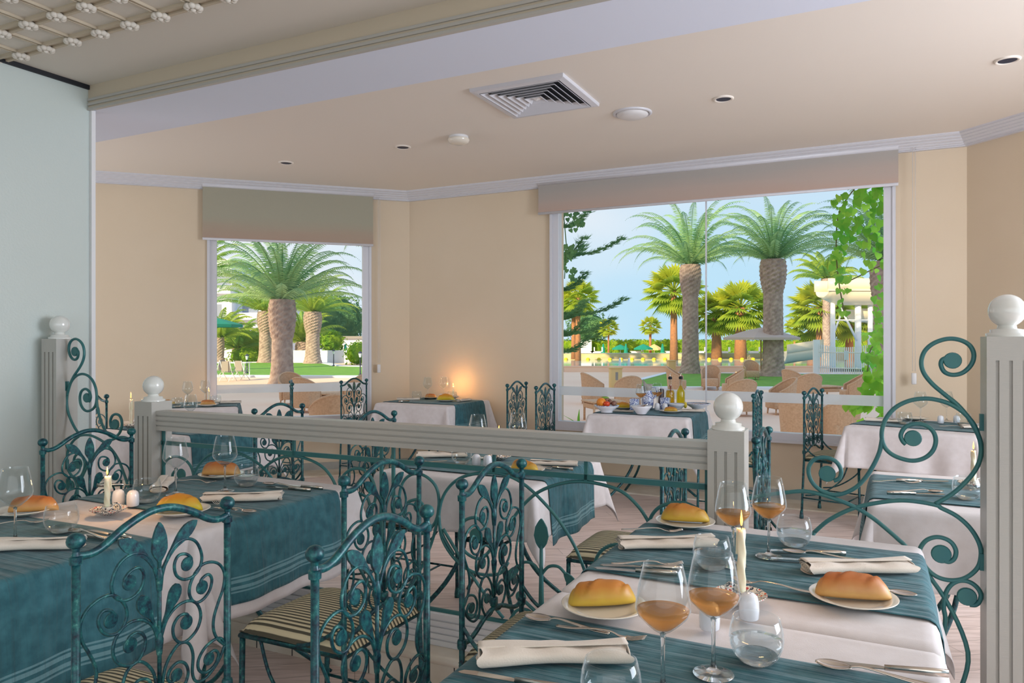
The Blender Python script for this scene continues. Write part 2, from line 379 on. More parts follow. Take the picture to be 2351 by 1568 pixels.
def woodfloor():
    m = bpy.data.materials.new('pale_wood_floor'); m.use_nodes = True; n, l = m.node_tree.nodes, m.node_tree.links
    p = n['Principled BSDF']; p.inputs['Roughness'].default_value = .42
    co = n.new('ShaderNodeTexCoord'); mp_ = n.new('ShaderNodeMapping'); mp_.inputs['Rotation'].default_value = (0, 0, R(-12)); l.new(co.outputs['Object'], mp_.inputs[0])
    b = n.new('ShaderNodeTexBrick'); b.inputs['Scale'].default_value = 1; b.inputs['Brick Width'].default_value = 1.3; b.inputs['Row Height'].default_value = .13
    b.inputs['Mortar Size'].default_value = .0015; b.inputs['Color1'].default_value = srgb(240, 220, 212); b.inputs['Color2'].default_value = srgb(232, 210, 200); b.inputs['Mortar'].default_value = srgb(176, 156, 144)
    l.new(mp_.outputs[0], b.inputs['Vector'])
    m2 = n.new('ShaderNodeMapping'); m2.inputs['Rotation'].default_value = (0, 0, R(-12)); m2.inputs['Scale'].default_value = (1.2, 14, 1); l.new(co.outputs['Object'], m2.inputs[0])
    t = n.new('ShaderNodeTexNoise'); t.inputs['Scale'].default_value = 3; t.inputs['Detail'].default_value = 8; t.inputs['Distortion'].default_value = .8; l.new(m2.outputs[0], t.inputs['Vector'])
    r_ = n.new('ShaderNodeValToRGB'); l.new(t.outputs['Fac'], r_.inputs[0]); r_.color_ramp.elements[0].color = (.62, .55, .5, 1); r_.color_ramp.elements[1].color = (1.05, 1.05, 1.05, 1)
    r_.color_ramp.elements[0].position = .3; r_.color_ramp.elements[1].position = .6
    x = n.new('ShaderNodeMix'); x.data_type = 'RGBA'; x.blend_type = 'MULTIPLY'; x.inputs['Factor'].default_value = .6
    l.new(b.outputs['Color'], x.inputs['A']); l.new(r_.outputs[0], x.inputs['B']); l.new(x.outputs['Result'], p.inputs['Base Color']); return m
M['floor'] = woodfloor()

def breadmat(name, top, low):
    m = bpy.data.materials.new(name); m.use_nodes = True; n, l = m.node_tree.nodes, m.node_tree.links
    p = n['Principled BSDF']; p.inputs['Roughness'].default_value = .45
    co = n.new('ShaderNodeTexCoord'); sx = n.new('ShaderNodeSeparateXYZ'); l.new(co.outputs['Generated'], sx.inputs[0])
    t = n.new('ShaderNodeTexNoise'); t.inputs['Scale'].default_value = 30; l.new(co.outputs['Object'], t.inputs['Vector'])
    a = n.new('ShaderNodeMath'); a.operation = 'MULTIPLY_ADD'; l.new(t.outputs['Fac'], a.inputs[0]); a.inputs[1].default_value = .35; l.new(sx.outputs['Z'], a.inputs[2])
    r_ = n.new('ShaderNodeValToRGB'); l.new(a.outputs[0], r_.inputs[0]); r_.color_ramp.elements[0].position = .45; r_.color_ramp.elements[1].position = .95
    r_.color_ramp.elements[0].color = low; r_.color_ramp.elements[1].color = top; l.new(r_.outputs[0], p.inputs['Base Color'])
    b = n.new('ShaderNodeBump'); b.inputs['Strength'].default_value = .25; b.inputs['Distance'].default_value = .003; l.new(t.outputs['Fac'], b.inputs['Height']); l.new(b.outputs[0], p.inputs['Normal']); return m
M['bread'] = breadmat('golden_crust', srgb(186, 118, 44), srgb(206, 172, 62))
M['breadb'] = breadmat('brown_crust', srgb(178, 104, 50), srgb(206, 160, 96))
M['breadt'] = breadmat('turmeric_crust', srgb(214, 140, 40), srgb(206, 184, 40))

def pottery(name, base, c1, c2, sc, per=12):
    """painted pottery: rings and a row of petals from the object's own polar coordinates"""
    m = bpy.data.materials.new(name); m.use_nodes = True; n, l = m.node_tree.nodes, m.node_tree.links
    p = n['Principled BSDF']; p.inputs['Roughness'].default_value = .15; p.inputs['Coat Weight'].default_value = .5
    co = n.new('ShaderNodeTexCoord'); v = n.new('ShaderNodeTexVoronoi'); v.inputs['Scale'].default_value = sc; l.new(co.outputs['Object'], v.inputs['Vector'])
    r_ = n.new('ShaderNodeValToRGB'); l.new(v.outputs['Distance'], r_.inputs[0]); r_.color_ramp.interpolation = 'CONSTANT'
    el = r_.color_ramp.elements; el[0].position = 0; el[0].color = c1; el[1].position = .28; el[1].color = base; q = el.new(.5); q.color = c2; q = el.new(.62); q.color = base
    l.new(r_.outputs[0], p.inputs['Base Color']); return m
M['bluepot'] = pottery('blue_painted_pottery', srgb(214, 222, 238), srgb(30, 60, 150), srgb(40, 74, 160), 42)
M['redpot'] = pottery('red_black_painted_pottery', srgb(226, 220, 208), srgb(190, 60, 40), srgb(40, 44, 60), 70)
# ================================================================ THE ROOM
def struct(name, mb, m, **k):
    o = mb.build(name, m, **k); o['kind'] = 'structure'; return o
CL = Vector((-1.112, 8.03, 0)); CR = CL + U*5.172
VL = Vector((-.9478, -.3190, 0))                       # from the corner along the left wall
V3 = Vector((sin(R(18.6)), -cos(R(18.6)), 0))          # from the right corner along the third wall
ZC, ZN, ZB = 2.95, 2.82, 2.68
PW = Vector((-2.42, 4.24, 0))                          # free end of the white partition
def line_y(c, x): return c-.4964*x                     # lines parallel to the large window wall

# floor and terrace level
struct('floor', MB().prism([(-6.5, -3.6), (7.2, -3.6), (4.62, 2.85), (3.55, 5.80), (-1.10, 8.10), (-6.5, 6.25)], -.1, 0), M['floor'])
# walls with their window openings (thickness outwards)
def wall_open(name, p0, d, length, t0, t1, z0, z1, m, thick=.30, ztop=3.4, zbot=-.5):
    """wall whose inner face runs from p0 along d; opening t0..t1, z0..z1; the outside is on the far side"""
    out = Vector((-d.y, d.x, 0))
    if out.dot(Vector((p0.x, p0.y-3, 0))-Vector((p0.x, p0.y, 0))) > 0: out = -out
    mb = MB()
    def blk(a, b, za, zb):
        c = p0+d*((a+b)/2)+out*thick/2
        mb.box((c.x, c.y, (za+zb)/2), (b-a, thick, zb-za), rz=atan2(d.y, d.x))
    if t0 is None: blk(0, length, zbot, ztop)
    else:
        blk(0, t0, zbot, ztop); blk(t1, length, zbot, ztop); blk(t0, t1, zbot, z0); blk(t0, t1, z1, ztop)
    return struct(name, mb, m), out
wl_, outL = wall_open('wall_left', CL, VL, 4.6, .425, 2.02, .50, 2.80, M['wall'])
wb_, outB = wall_open('wall_back', CL-U*.1, U, 5.272+.2, 1.68+.1, 4.67+.1, .50, 2.80, M['wall'])
w3_, out3 = wall_open('wall_right', CR, V3, 3.2, None, None, 0, 0, M['wall'])
# unseen building blocks over and beside the room, added and sized to shade the terrace
mb = MB(); mb.box((1.0, 2.2, 10.2), (13, 10, 13.4)); mb.box((-17.5, -8.5, 13), (25, 25, 27)); struct('wall_exterior', mb, M['white'])

def winframe(n, p0, d, out, t0, t1, z0, z1, joint=None):
    rz = atan2(d.y, d.x); fw = .075
    root = thing('window_%d' % n, None, None); root['kind'] = 'structure'
    mb = MB()
    def bar(ta, tb, za, zb, dep=.09, off=0.0, m=mb):
        c = p0+d*((ta+tb)/2)+out*(off+dep/2-.02); m.box((c.x, c.y, (za+zb)/2), (tb-ta, dep, zb-za), rz)
    bar(t0, t0+fw, z0, z1); bar(t1-fw, t1, z0, z1); bar(t0, t1, z0, z0+.072); bar(t0, t1, z1-fw, z1)
    bar(t0-.012, t0+.012, z0-.01, z1, .02, -.012); bar(t1-.012, t1+.012, z0-.01, z1, .02, -.012); bar(t0, t1, z0-.012, z0+.01, .03, -.02)
    mb.build('window_frame', M['frame'], root)
    g = MB(); bar(t0+fw, t1-fw, z0+.072, z1-fw, .008, .035, g); g.build('pane', M['pane'], root)
    b = MB(); bar(t0+fw, t1-fw, .826, .912, .003, .029, b); b.build('frosted_band', M['frost'], root)
    if joint:
        j = MB()
        bar(joint-.006, joint+.006, z0+.072, z1-fw, .014, .032, j); j.build('glass_joint', M['frame'], root)
    return root
winframe(1, CL, VL, outL, .425, 2.02, .50, 2.80)
# joint at the photo's x=1620
a_ = (1620-CX)/F; Yj = 7.48/(1+.4964*a_); tj = (a_*Yj+1.112)/.8957
winframe(2, CL, U, outB, 1.68, 4.67, .50, 2.80, tj)

# marble skirting and floor strip along the window walls
def offs_path(pts, d):
    """offset an open polyline to its right-hand side by d with mitred corners"""
    out = []
    for i, p in enumerate(pts):
        if i == 0: t = (pts[1]-p).normalized(); q = Vector((t.y, -t.x, 0))
        elif i == len(pts)-1: t = (p-pts[i-1]).normalized(); q = Vector((t.y, -t.x, 0))
        else:
            t1 = (p-pts[i-1]).normalized(); t2 = (pts[i+1]-p).normalized()
            n1 = Vector((t1.y, -t1.x, 0)); n2 = Vector((t2.y, -t2.x, 0)); q = (n1+n2); q = q/(1+n1.dot(n2))
        out.append(p+q*d)
    return out
def sweep(mb, path, prof, cap=True):
    """profile = list of (distance from wall, z) closed polygon"""
    rows = [offs_path(path, d) for d, z in prof]; n = len(prof); m = len(path); vv = []
    for i in range(m):
        for k in range(n): vv.append((rows[k][i].x, rows[k][i].y, prof[k][1]))
    fs = [(i*n+k, (i+1)*n+k, (i+1)*n+(k+1) % n, i*n+(k+1) % n) for i in range(m-1) for k in range(n)]
    if cap: fs += [tuple(range(n)), tuple((m-1)*n+k for k in range(n-1, -1, -1))]
    mb.add(vv, fs); return mb
PATH = [CL+VL*4.4, CL, CR, CR+V3*3.2]
struct('baseboard_back', sweep(MB(), PATH, [(.0, 0), (.015, 0), (.015, .085), (.0, .085)]), M['marbleg'])
struct('trim_1', sweep(MB(), PATH, [(.0, .0), (.36, .0), (.36, .012), (.0, .012)]), M['marble'])
# stepped cornice
prof = [(0, 2.86), (.035, 2.86), (.035, 2.868), (.055, 2.868)]
for k in range(4):
    x0 = .055+k*.024; z0 = 2.874+k*.017
    prof += [(x0, z0), (x0+.018, z0+.010), (x0+.018, z0+.016), (x0+.024, z0+.017)]
prof += [(.155, 2.952), (0, 2.952)]
struct('trim_2', sweep(MB(), PATH, prof), M['frame'])

# ceilings: the far bay, the dropped beam above the railing, the nearer ceiling
ex = Vector((5.8, 0, 0))
far = [(-6.2, line_y(3.5, -6.2)), (6.6, line_y(3.5, 6.6)), (6.6, 7.0), (3.9, 6.3), (-1.0, 8.9), (-6.2, 7.2)]
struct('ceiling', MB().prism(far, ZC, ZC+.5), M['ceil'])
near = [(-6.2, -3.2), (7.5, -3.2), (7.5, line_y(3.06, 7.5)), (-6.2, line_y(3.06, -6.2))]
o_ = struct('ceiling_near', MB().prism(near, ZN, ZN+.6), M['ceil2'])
bm_ = [(-6.2, line_y(3.04, -6.2)), (6.6, line_y(3.04, 6.6)), (6.6, line_y(3.55, 6.6)), (-6.2, line_y(3.55, -6.2))]
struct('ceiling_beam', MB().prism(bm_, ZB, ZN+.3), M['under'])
mbb = MB(); a = Vector((-6.2, line_y(3.04, -6.2), 0)); b = Vector((6.6, line_y(3.04, 6.6), 0)); mid = (a+b)/2-N*.002
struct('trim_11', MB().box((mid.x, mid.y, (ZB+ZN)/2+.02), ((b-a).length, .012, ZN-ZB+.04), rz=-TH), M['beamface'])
# two thin ribs on the lower part of the beam's face
for z in (ZB+.004, ZB+.030, ZB+.056):
    a = Vector((-6.2, line_y(3.04, -6.2), z)); b = Vector((6.6, line_y(3.04, 6.6), z))
    mid = (a+b)/2-N*.006
    mbb.box((mid.x, mid.y, z), ((b-a).length, .02, .014), rz=-TH)
struct('trim_3', mbb, M['greyw'])

# white glossy partition on the left and its end post
q = PW-N*9.5; c = (PW+q)/2-U*.07
struct('wall_partition', MB().box((c.x, c.y, ZN/2), (9.5, .14, ZN), rz=R(90)-TH), M['part'])
c = (PW+q)/2+U*.004
struct('trim_4', MB().box((c.x, c.y, ZN-.012), (9.5, .02, .024), rz=R(90)-TH), M['dark'])
e_ = PW+N*.012-U*.055
struct('trim_5', MB().box((e_.x, e_.y, 1.41), (.15, .024, 2.82), rz=-TH), M['white'])

# relief lattice with rosettes on the near ceiling
L0 = Vector((-2.48, 3.74, 0))           # first rosette seen
lat = thing('trim_6', None, None); lat['kind'] = 'structure'
mb = MB(); S_ = .206
for j in range(0, 6):
    a = L0-U*.6-N*(S_*j); b = L0+U*(S_*14)-N*(S_*j); c = (a+b)/2
    for dd in (-.020, .020):
        mb.box((c.x+N.x*dd, c.y+N.y*dd, ZN-.008), ((b-a).length, .014, .016), rz=-TH)
    mb.box((c.x, c.y, ZN-.003), ((b-a).length, .03, .006), rz=-TH)
for i in range(-2, 15):
    a = L0+U*(S_*i); b = a-N*(S_*6); c = (a+b)/2
    for dd in (-.011, .011):
        mb.box((c.x+U.x*dd, c.y+U.y*dd, ZN-.006), ((b-a).length, .008, .012), rz=R(90)-TH)
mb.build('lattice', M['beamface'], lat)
def rosette():
    mb = MB()
    for k in range(8):
        a = k*pi/4+.2; mb.ball((.026*cos(a), .026*sin(a), -.014), .016, 8, 5, (1, 1, .8))
    mb.ball((0, 0, -.02), .013, 8, 6); return mb
rm = rosette(); r0 = None
for j in range(0, 5):
    for i in range(-1, 12):
        p = L0+U*(S_*i)-N*(S_*j)
        if p.y < .6*abs(p.x)*1.0: continue
        if r0 is None: r0 = rm.build('rosette', M['ceil2'], lat); o = r0
        else: o = r0.copy(); COL.objects.link(o); o.parent = lat
        o.location = (p.x, p.y, ZN-.008)

# ---------------------------------------------------------------- roller blinds
def blind(label, p0, d, out, t0, t1, zb, cord_t, tone):
    root = thing('roller_blind', label, 'blind', p0+d*((t0+t1)/2)-out*.07)
    rz = atan2(d.y, d.x); L = t1-t0
    m = tone
    MB().box((0, 0, (zb+2.90)/2), (L, .004, 2.90-zb), rz).build('fabric', m, root)
    MB().tube([(-d.x*L/2, -d.y*L/2, zb), (d.x*L/2, d.y*L/2, zb)], .013, 10, flat=.7).build('bottom_bar', M['frame'], root)
    MB().tube([(-d.x*L/2, -d.y*L/2, 2.90), (d.x*L/2, d.y*L/2, 2.90)], .025, 12).build('roller', M['frame'], root)
    s = (cord_t-(t0+t1)/2); cx, cy = d.x*s, d.y*s
    MB().tube([(cx, cy, 2.88), (cx, cy, 1.12)], .0018, 5).tube([(cx+d.x*.018, cy+d.y*.018, 2.88), (cx+d.x*.018, cy+d.y*.018, 1.12)], .0018, 5).build('cord', M['white'], root)
    MB().rbox((cx+d.x*.009, cy+d.y*.009, 1.06), (.035, .022, .09), .006, rz).build('cord_weight', M['white'], root)
    return root
def blindmat(name, c1, c2, c3, z0, z1):
    m = mat(name, c1, .9, bump=(250, .1)); n, l = m.node_tree.nodes, m.node_tree.links; p = n['Principled BSDF']
    co = n.new('ShaderNodeTexCoord'); sx = n.new('ShaderNodeSeparateXYZ'); l.new(co.outputs['Object'], sx.inputs[0])
    t = n.new('ShaderNodeTexNoise'); t.inputs['Scale'].default_value = 1.5; q = n.new('ShaderNodeMapping'); q.inputs['Scale'].default_value = (.6, .6, 7)
    l.new(co.outputs['Object'], q.inputs[0]); l.new(q.outputs[0], t.inputs['Vector'])
    a = n.new('ShaderNodeMath'); a.operation = 'MULTIPLY_ADD'; l.new(t.outputs['Fac'], a.inputs[0]); a.inputs[1].default_value = .12; l.new(sx.outputs['Z'], a.inputs[2])
    mr = n.new('ShaderNodeMapRange'); l.new(a.outputs[0], mr.inputs[0]); mr.inputs[1].default_value = z0; mr.inputs[2].default_value = z1
    r_ = n.new('ShaderNodeValToRGB'); l.new(mr.outputs[0], r_.inputs[0]); r_.color_ramp.elements[0].color = c2; r_.color_ramp.elements[1].color = c1  # fabric turns pinker towards the bottom, broken up by noise
    z = r_.color_ramp.elements.new(.5); z.color = c3; l.new(r_.outputs[0], p.inputs['Base Color']); return m
bmL = blindmat('olive_grey_blind', srgb(168, 164, 146), srgb(178, 150, 134), srgb(174, 158, 140), 2.40, 2.66)
bmR = blindmat('warm_grey_blind', srgb(172, 166, 160), srgb(190, 164, 150), srgb(184, 168, 158), 2.64, 2.90)
blind('wide grey roller blind half lowered over the left window', CL, VL, outL, .40, 2.07, 2.365, .33, bmL)
blind('long grey roller blind with pinkish stain over the large right window', CL, U, outB, 1.565, 4.70, 2.603, 4.80, bmR)

# ---------------------------------------------------------------- ceiling fittings
DL = [((657, 373), 'dark recessed downlight, leftmost and farthest in the ceiling'), ((925, 337), 'dark recessed downlight left of the smoke detector'),
      ((1661, 226), 'dark recessed downlight to the right of the round white vent'), ((2313, 137), 'dark recessed downlight nearest the upper right corner')]
root = thing('recessed_downlight', '', 'ceiling light', group='dark recessed downlights in the far ceiling')
MB().lathe([(.066, .0), (.066, -.006), (.056, -.011), (.048, -.006), (.046, .0)], 28).build('trim_ring', M['ceil'], root)
MB().lathe([(.047, -.0055), (.001, -.0055)], 24).build('lens', mat('dark_blue_lens', srgb(24, 36, 64), .5), root)
pr = Proto(root)
for (px, py), lb in DL:
    p = onz(px, py, ZC); pr.put((p.x, p.y, ZC), 0, lb)
p = onz(1452, 259, ZC)
root = thing('round_ceiling_vent', 'round white domed valve in the ceiling right of the square diffuser', 'vent', (p.x, p.y, ZC))
MB().lathe([(.135, 0), (.135, -.008), (.120, -.014), (.112, -.004)], 36).build('rim', M['frame'], root)
MB().lathe([(.110, -.004), (.108, -.018), (.08, -.032), (.04, -.038), (.001, -.040)], 36).build('dome', M['white'], root)
p = onz(1053, 313, ZC)
root = thing('smoke_detector', 'small cream round smoke detector in the middle of the ceiling', 'smoke detector', (p.x, p.y, ZC))
MB().lathe([(.075, 0), (.078, -.018), (.07, -.024)], 30).build('base', M['white'], root)
MB().lathe([(.084, -.022), (.086, -.034), (.074, -.052), (.045, -.062), (.001, -.064)], 30).build('cover', M['plate'], root)
# square four-way diffuser
p = (onz(1083, 207, ZC)+onz(1290, 164, ZC)+onz(1372, 234, ZC)+onz(1183, 268, ZC))/4
root = thing('air_diffuser', 'square white air conditioning diffuser with nested louvres in the ceiling', 'vent', (p.x, p.y, ZC), -TH)
def ring(mb, a0, z0, a1, z1):
    vv = []
    for a, z in ((a0, z0), (a1, z1)):
        vv += [(-a, -a, z), (a, -a, z), (a, a, z), (-a, a, z)]
    mb.add(vv, [(i, (i+1) % 4, 4+(i+1) % 4, 4+i) for i in range(4)])
mb = MB(); ring(mb, .318, 0, .316, -.020); ring(mb, .316, -.020, .278, -.026); ring(mb, .278, -.026, .276, -.004); mb.build('flange', M['frame'], root, solid=.003)
for k in range(6):
    a = .268-k*.042
    mb = MB(); ring(mb, a, -.028, a-.021, -.006); mb.build('louvre', M['frame'], root, solid=.003)
mb = MB(); mb.add([(-.036, -.036, -.010), (.036, -.036, -.010), (.036, .036, -.010), (-.036, .036, -.010), (0, 0, -.03)], [(0, 1, 4), (1, 2, 4), (2, 3, 4), (3, 0, 4)]); mb.build('centre_cap', M['white'], root)
MB().box((0, 0, -.003), (.55, .55, .003)).build('duct_opening', M['dark'], root)  # dark plate standing in for the shade inside the duct
# ================================================================ THE RAILING
PR0 = Vector((0, 2.88, 0))
def prail(t, z=0): return PR0+UR*t+Vector((0, 0, z))     # t along the railing, 0 = straight ahead of the camera
def rail_tz(px, py):                                     # a point of the photo that lies in the railing's plane
    a = (px-CX)/F; Y = 2.88/(1+.457*a); return (a*Y*1.0995, H-(py-HZ)*Y/F)
T_TL, T_SL, T_SR, T_TR = -2.672, -1.978, .806, 1.618
T_TL = rail_tz(137, 800)[0]; T_SL = rail_tz(352, 900)[0]; T_SR = rail_tz(1672, 900)[0]; T_TR = rail_tz(2312, 900)[0]
RZ = -TR
def post(t, top, label, group):
    p = prail(t); root = thing('railing_post', label, 'post', (p.x, p.y, .13), RZ, group)
    w, h = .12, top-.13; mb = MB()
    # shaft with three vertical flutes on the front and back faces
    xs = [-w/2]; g = .009
    for c_ in (-.033, 0, .033): xs += [c_-g/2, c_+g/2]
    xs.append(w/2)
    z1 = h-.07
    mb.box((0, 0, h/2), (w, w-.016, h))
    for sgn in (-1, 1):
        y = sgn*(w/2-.004)
        for i in range(0, 8, 2):
            mb.box(((xs[i]+xs[i+1])/2, y, h/2), (xs[i+1]-xs[i], .008, h))
        for i in range(1, 7, 2):
            mb.box(((xs[i]+xs[i+1])/2, y, (z1+h)/2), (xs[i+1]-xs[i], .008, h-z1))
    mb.build('shaft', M['greyw'], root)
    MB().lathe([(.055, h), (.055, h+.009), (.044, h+.012), (.044, h+.021), (.026, h+.024), (.024, h+.034)], 28).build('collar', M['ball'], root)
    MB().ball((0, 0, h+.077), .0493, 32, 20).build('ball_finial', M['ball'], root)
    return root
G = 'white fluted posts of the railing'
post(T_TL, 1.372, 'tall white fluted railing post with ball top against the left wall', G)
post(T_SL, 1.062, 'short white fluted railing post with ball top at the left end of the long handrail', G)
post(T_SR, 1.062, 'short white fluted railing post with ball top at the right end of the long handrail', G)
post(T_TR, 1.378, 'tall white fluted railing post with ball top at the right edge of the photo', G)
def board(name, label, t0, t1, z0, z1, dep, m, grooves, cat):
    p = prail((t0+t1)/2); L = t1-t0
    root = thing(name, label, cat, (p.x, p.y, z0), RZ); mb = MB(); h = z1-z0
    n = grooves+1; gh = .007
    mb.box((0, 0, h/2), (L, dep-.014, h))
    zz = [0]
    for k in range(1, n): zz += [h*k/n-gh/2, h*k/n+gh/2]
    zz.append(h)
    for sgn in (-1, 1):
        for i in range(0, len(zz), 2): mb.box((0, sgn*(dep/2-.0035), (zz[i]+zz[i+1])/2), (L, .007, zz[i+1]-zz[i]))
    mb.build('board', m, root); return root
board('handrail', 'long white handrail board with three grooves between the two short posts', T_SL+.06, T_SR-.06, .922, 1.018, .07, M['greyw'], 3, 'handrail')
board('bottom_rail', 'grooved white bottom board of the railing on the marble kerb', T_SL+.06, T_SR-.06, .135, .262, .06, M['white'], 4, 'rail')
board('bottom_rail', 'short grooved white bottom board under the right scroll panel', T_SR+.06, T_TR-.06, .135, .262, .06, M['white'], 4, 'rail')
board('bottom_rail', 'short grooved white bottom board under the left scroll panel', T_TL+.06, T_SL-.06, .135, .262, .06, M['white'], 4, 'rail')
p = prail(T_TL-.08, 1.0); struct('trim_8', MB().box((p.x, p.y, 1.0), (.05, .05, .07), rz=RZ), M['greyw'])
# marble kerb
p = prail((T_TL+T_TR)/2+.6); Lk = T_TR-T_TL+1.5
mb = MB().box((p.x, p.y, .05), (Lk, .20, .10), rz=RZ)
k_ = struct('trim_7', mb, M['marble'])
mb = MB(); mb.rbox((p.x, p.y, .116), (Lk, .235, .036), .014, rz=RZ); struct('trim_9', mb, M['marble'])
mb = MB()
for i in range(-13, 18):
    q = prail(i*.20)-NR*.1008; 
    if T_TL-.2 < i*.20 < T_TR+1: mb.box((q.x, q.y, .05), (.003, .003, .098), rz=RZ)
struct('trim_10', mb, M['dark'])

# ---- wrought iron panels
def in_panel(mb, pts, r, k=6, flat=1.0):
    P = catmull([(t, 0, z) for t, z in pts], k)
    mb.tube(P, r, 8, flat=flat)
def disc(mb, t, z, r, th=.008, y=0, rx=None):
    T = Matrix.Translation((t, y, z)) @ Matrix.Rotation(R(90), 4, 'X')
    mb.lathe([(.0001, -th/2), (r*.92, -th/2), (r, -th/4), (r, th/4), (r*.92, th/2), (.0001, th/2)], 20, T=T, smooth=False)
def leafp(mb, pts, ws, th=.006, T=None):
    """flat leaf: centre line pts (t,z) with half widths ws"""
    P = catmull([(t, 0, z) for t, z in pts], 4); n = len(P); vv = []
    for i, p in enumerate(P):
        a = P[max(i-1, 0)]; b = P[min(i+1, n-1)]; d = (b-a).normalized(); s = Vector((-d.z, 0, d.x))
        x = i/(n-1)*(len(ws)-1); j = min(int(x), len(ws)-2); w = ws[j]+(ws[j+1]-ws[j])*(x-j)
        for yy in (-th/2, th/2):
            vv += [tuple(p+s*w+Vector((0, yy, 0))), tuple(p-s*w+Vector((0, yy, 0)))]
    fs = []
    for i in range(n-1):
        a, b = i*4, i*4+4
        fs += [(a, a+1, b+1, b), (a+2, b+2, b+3, a+3), (a, b, b+2, a+2), (a+1, a+3, b+3, b+1)]
    fs += [(0, 2, 3, 1), ((n-1)*4, (n-1)*4+1, (n-1)*4+3, (n-1)*4+2)]
    mb.add(vv, fs, False, T)

# end panels: curves measured on the right-hand one
def c5(x, y): return rail_tz(1700+x*.3827, 680+y*.3827)
def c6(x, y): return rail_tz(2000+x*.2602, 1160+y*.2602)
CA = [c5(*q) for q in [(1228, 372), (1208, 385), (1203, 415), (1225, 455), (1275, 472), (1335, 458), (1385, 410), (1400, 350), (1375, 295), (1315, 262), (1240, 256), (1160, 282), (1105, 330), (1085, 395), (1100, 460), (1150, 525), (1220, 585), (1300, 650), (1365, 725), (1410, 800), (1436, 860), (1444, 930), (1430, 1000), (1390, 1070), (1320, 1145), (1250, 1200), (1170, 1245)]]
CB = [c5(*q) for q in [(1436, 860), (1400, 770), (1340, 700), (1265, 650), (1180, 622), (1100, 614), (1010, 628), (930, 668), (875, 730), (850, 800), (852, 870), (880, 925), (940, 965), (1030, 987), (1105, 970), (1155, 925), (1172, 865), (1155, 810), (1110, 775), (1050, 765), (990, 785), (962, 830), (972, 868), (992, 888)]]
CC = [c5(*q) for q in [(850, 850), (835, 930), (800, 1010), (745, 1095), (680, 1155), (590, 1190), (510, 1178), (450, 1140), (415, 1085), (410, 1025), (445, 978), (510, 968), (570, 990), (603, 1040), (595, 1090), (560, 1108)]]
CD = [c5(*q) for q in [(40, 1215), (140, 1195), (270, 1178), (380, 1170), (480, 1188), (600, 1228), (700, 1272), (800, 1335), (880, 1400), (950, 1462), (1010, 1525)]]
CE = [c5(*q) for q in [(445, 1415), (520, 1350), (620, 1295), (720, 1260), (850, 1235), (970, 1225), (1080, 1235), (1180, 1255)]]+[c6(*q) for q in [(620, 25), (740, 85), (850, 175), (930, 285), (970, 400), (955, 520), (900, 595), (820, 645), (730, 662), (640, 652), (560, 618), (490, 555), (440, 470), (430, 390), (480, 315), (560, 282), (640, 290), (710, 330), (748, 400), (735, 468), (690, 500), (645, 490)]]
CF = [c6(*q) for q in [(640, 1150), (655, 1000), (640, 900), (655, 790), (690, 720), (740, 680), (800, 665), (870, 678), (935, 725), (970, 790), (955, 850), (920, 880), (870, 878)]]
CG = [(CD[-1][0], CD[-1][1]), (CD[-1][0]+.10, CD[-1][1]-.14), (T_TR-.10, .42), (T_TR-.12, .30), (T_TR-.13, .268)]
CH = [(CE[0][0], CE[0][1]), (CE[0][0]-.07, CE[0][1]-.12), (T_SR+.10, .36), (T_SR+.085, .268)]
DS = [(c5(1272, 386), .025), (c5(1035, 852), .025), (c5(520, 1065), .026), (c6(618, 430), .028), (c6(845, 805), .027)]
def scroll_panel(label, mirror):
    tm = (T_SR+T_TR)/2; half = (T_TR-T_SR)/2
    if mirror: tc_ = (T_TL+T_SL)/2; f = lambda q: (-(q[0]-tm)*((T_SL-T_TL)/(2*half)), q[1])
    else: tc_ = tm; f = lambda q: (q[0]-tm, q[1])
    p = prail(tc_); root = thing('iron_scroll_panel', label, 'railing panel', (p.x, p.y, 0), RZ, 'teal wrought iron scroll panels')
    for nm, cv in (('scroll', CA), ('scroll', CB), ('scroll', CC), ('arch_bar', CD+CG[1:]), ('scroll', CE), ('arch_bar', CH), ('scroll', CF)):
        mb = MB(); in_panel(mb, [f(q) for q in cv], .0068, 5); mb.build(nm, M['irons'], root)
    for (q, r) in DS:
        mb = MB(); t, z = f(q); disc(mb, t, z, r, .012); mb.build('scroll_eye', M['irons'], root)
    mb = MB(); mb.box((0, 0, .268), (half*2-.12 if not mirror else (T_SL-T_TL)-.12, .014, .012)); mb.build('base_bar', M['irons'], root)
    # little wall plates where the iron meets the post
    e = f((T_TR-.064, 1.17))
    for z in (1.12, .70): MB().box((e[0], 0, z), (.012, .02, .05)).build('fixing_plate', M['irons'], root)
    return root
scroll_panel('tall teal iron scroll panel rising to the right-hand post', False)
scroll_panel('tall teal iron scroll panel rising to the post on the left wall', True)

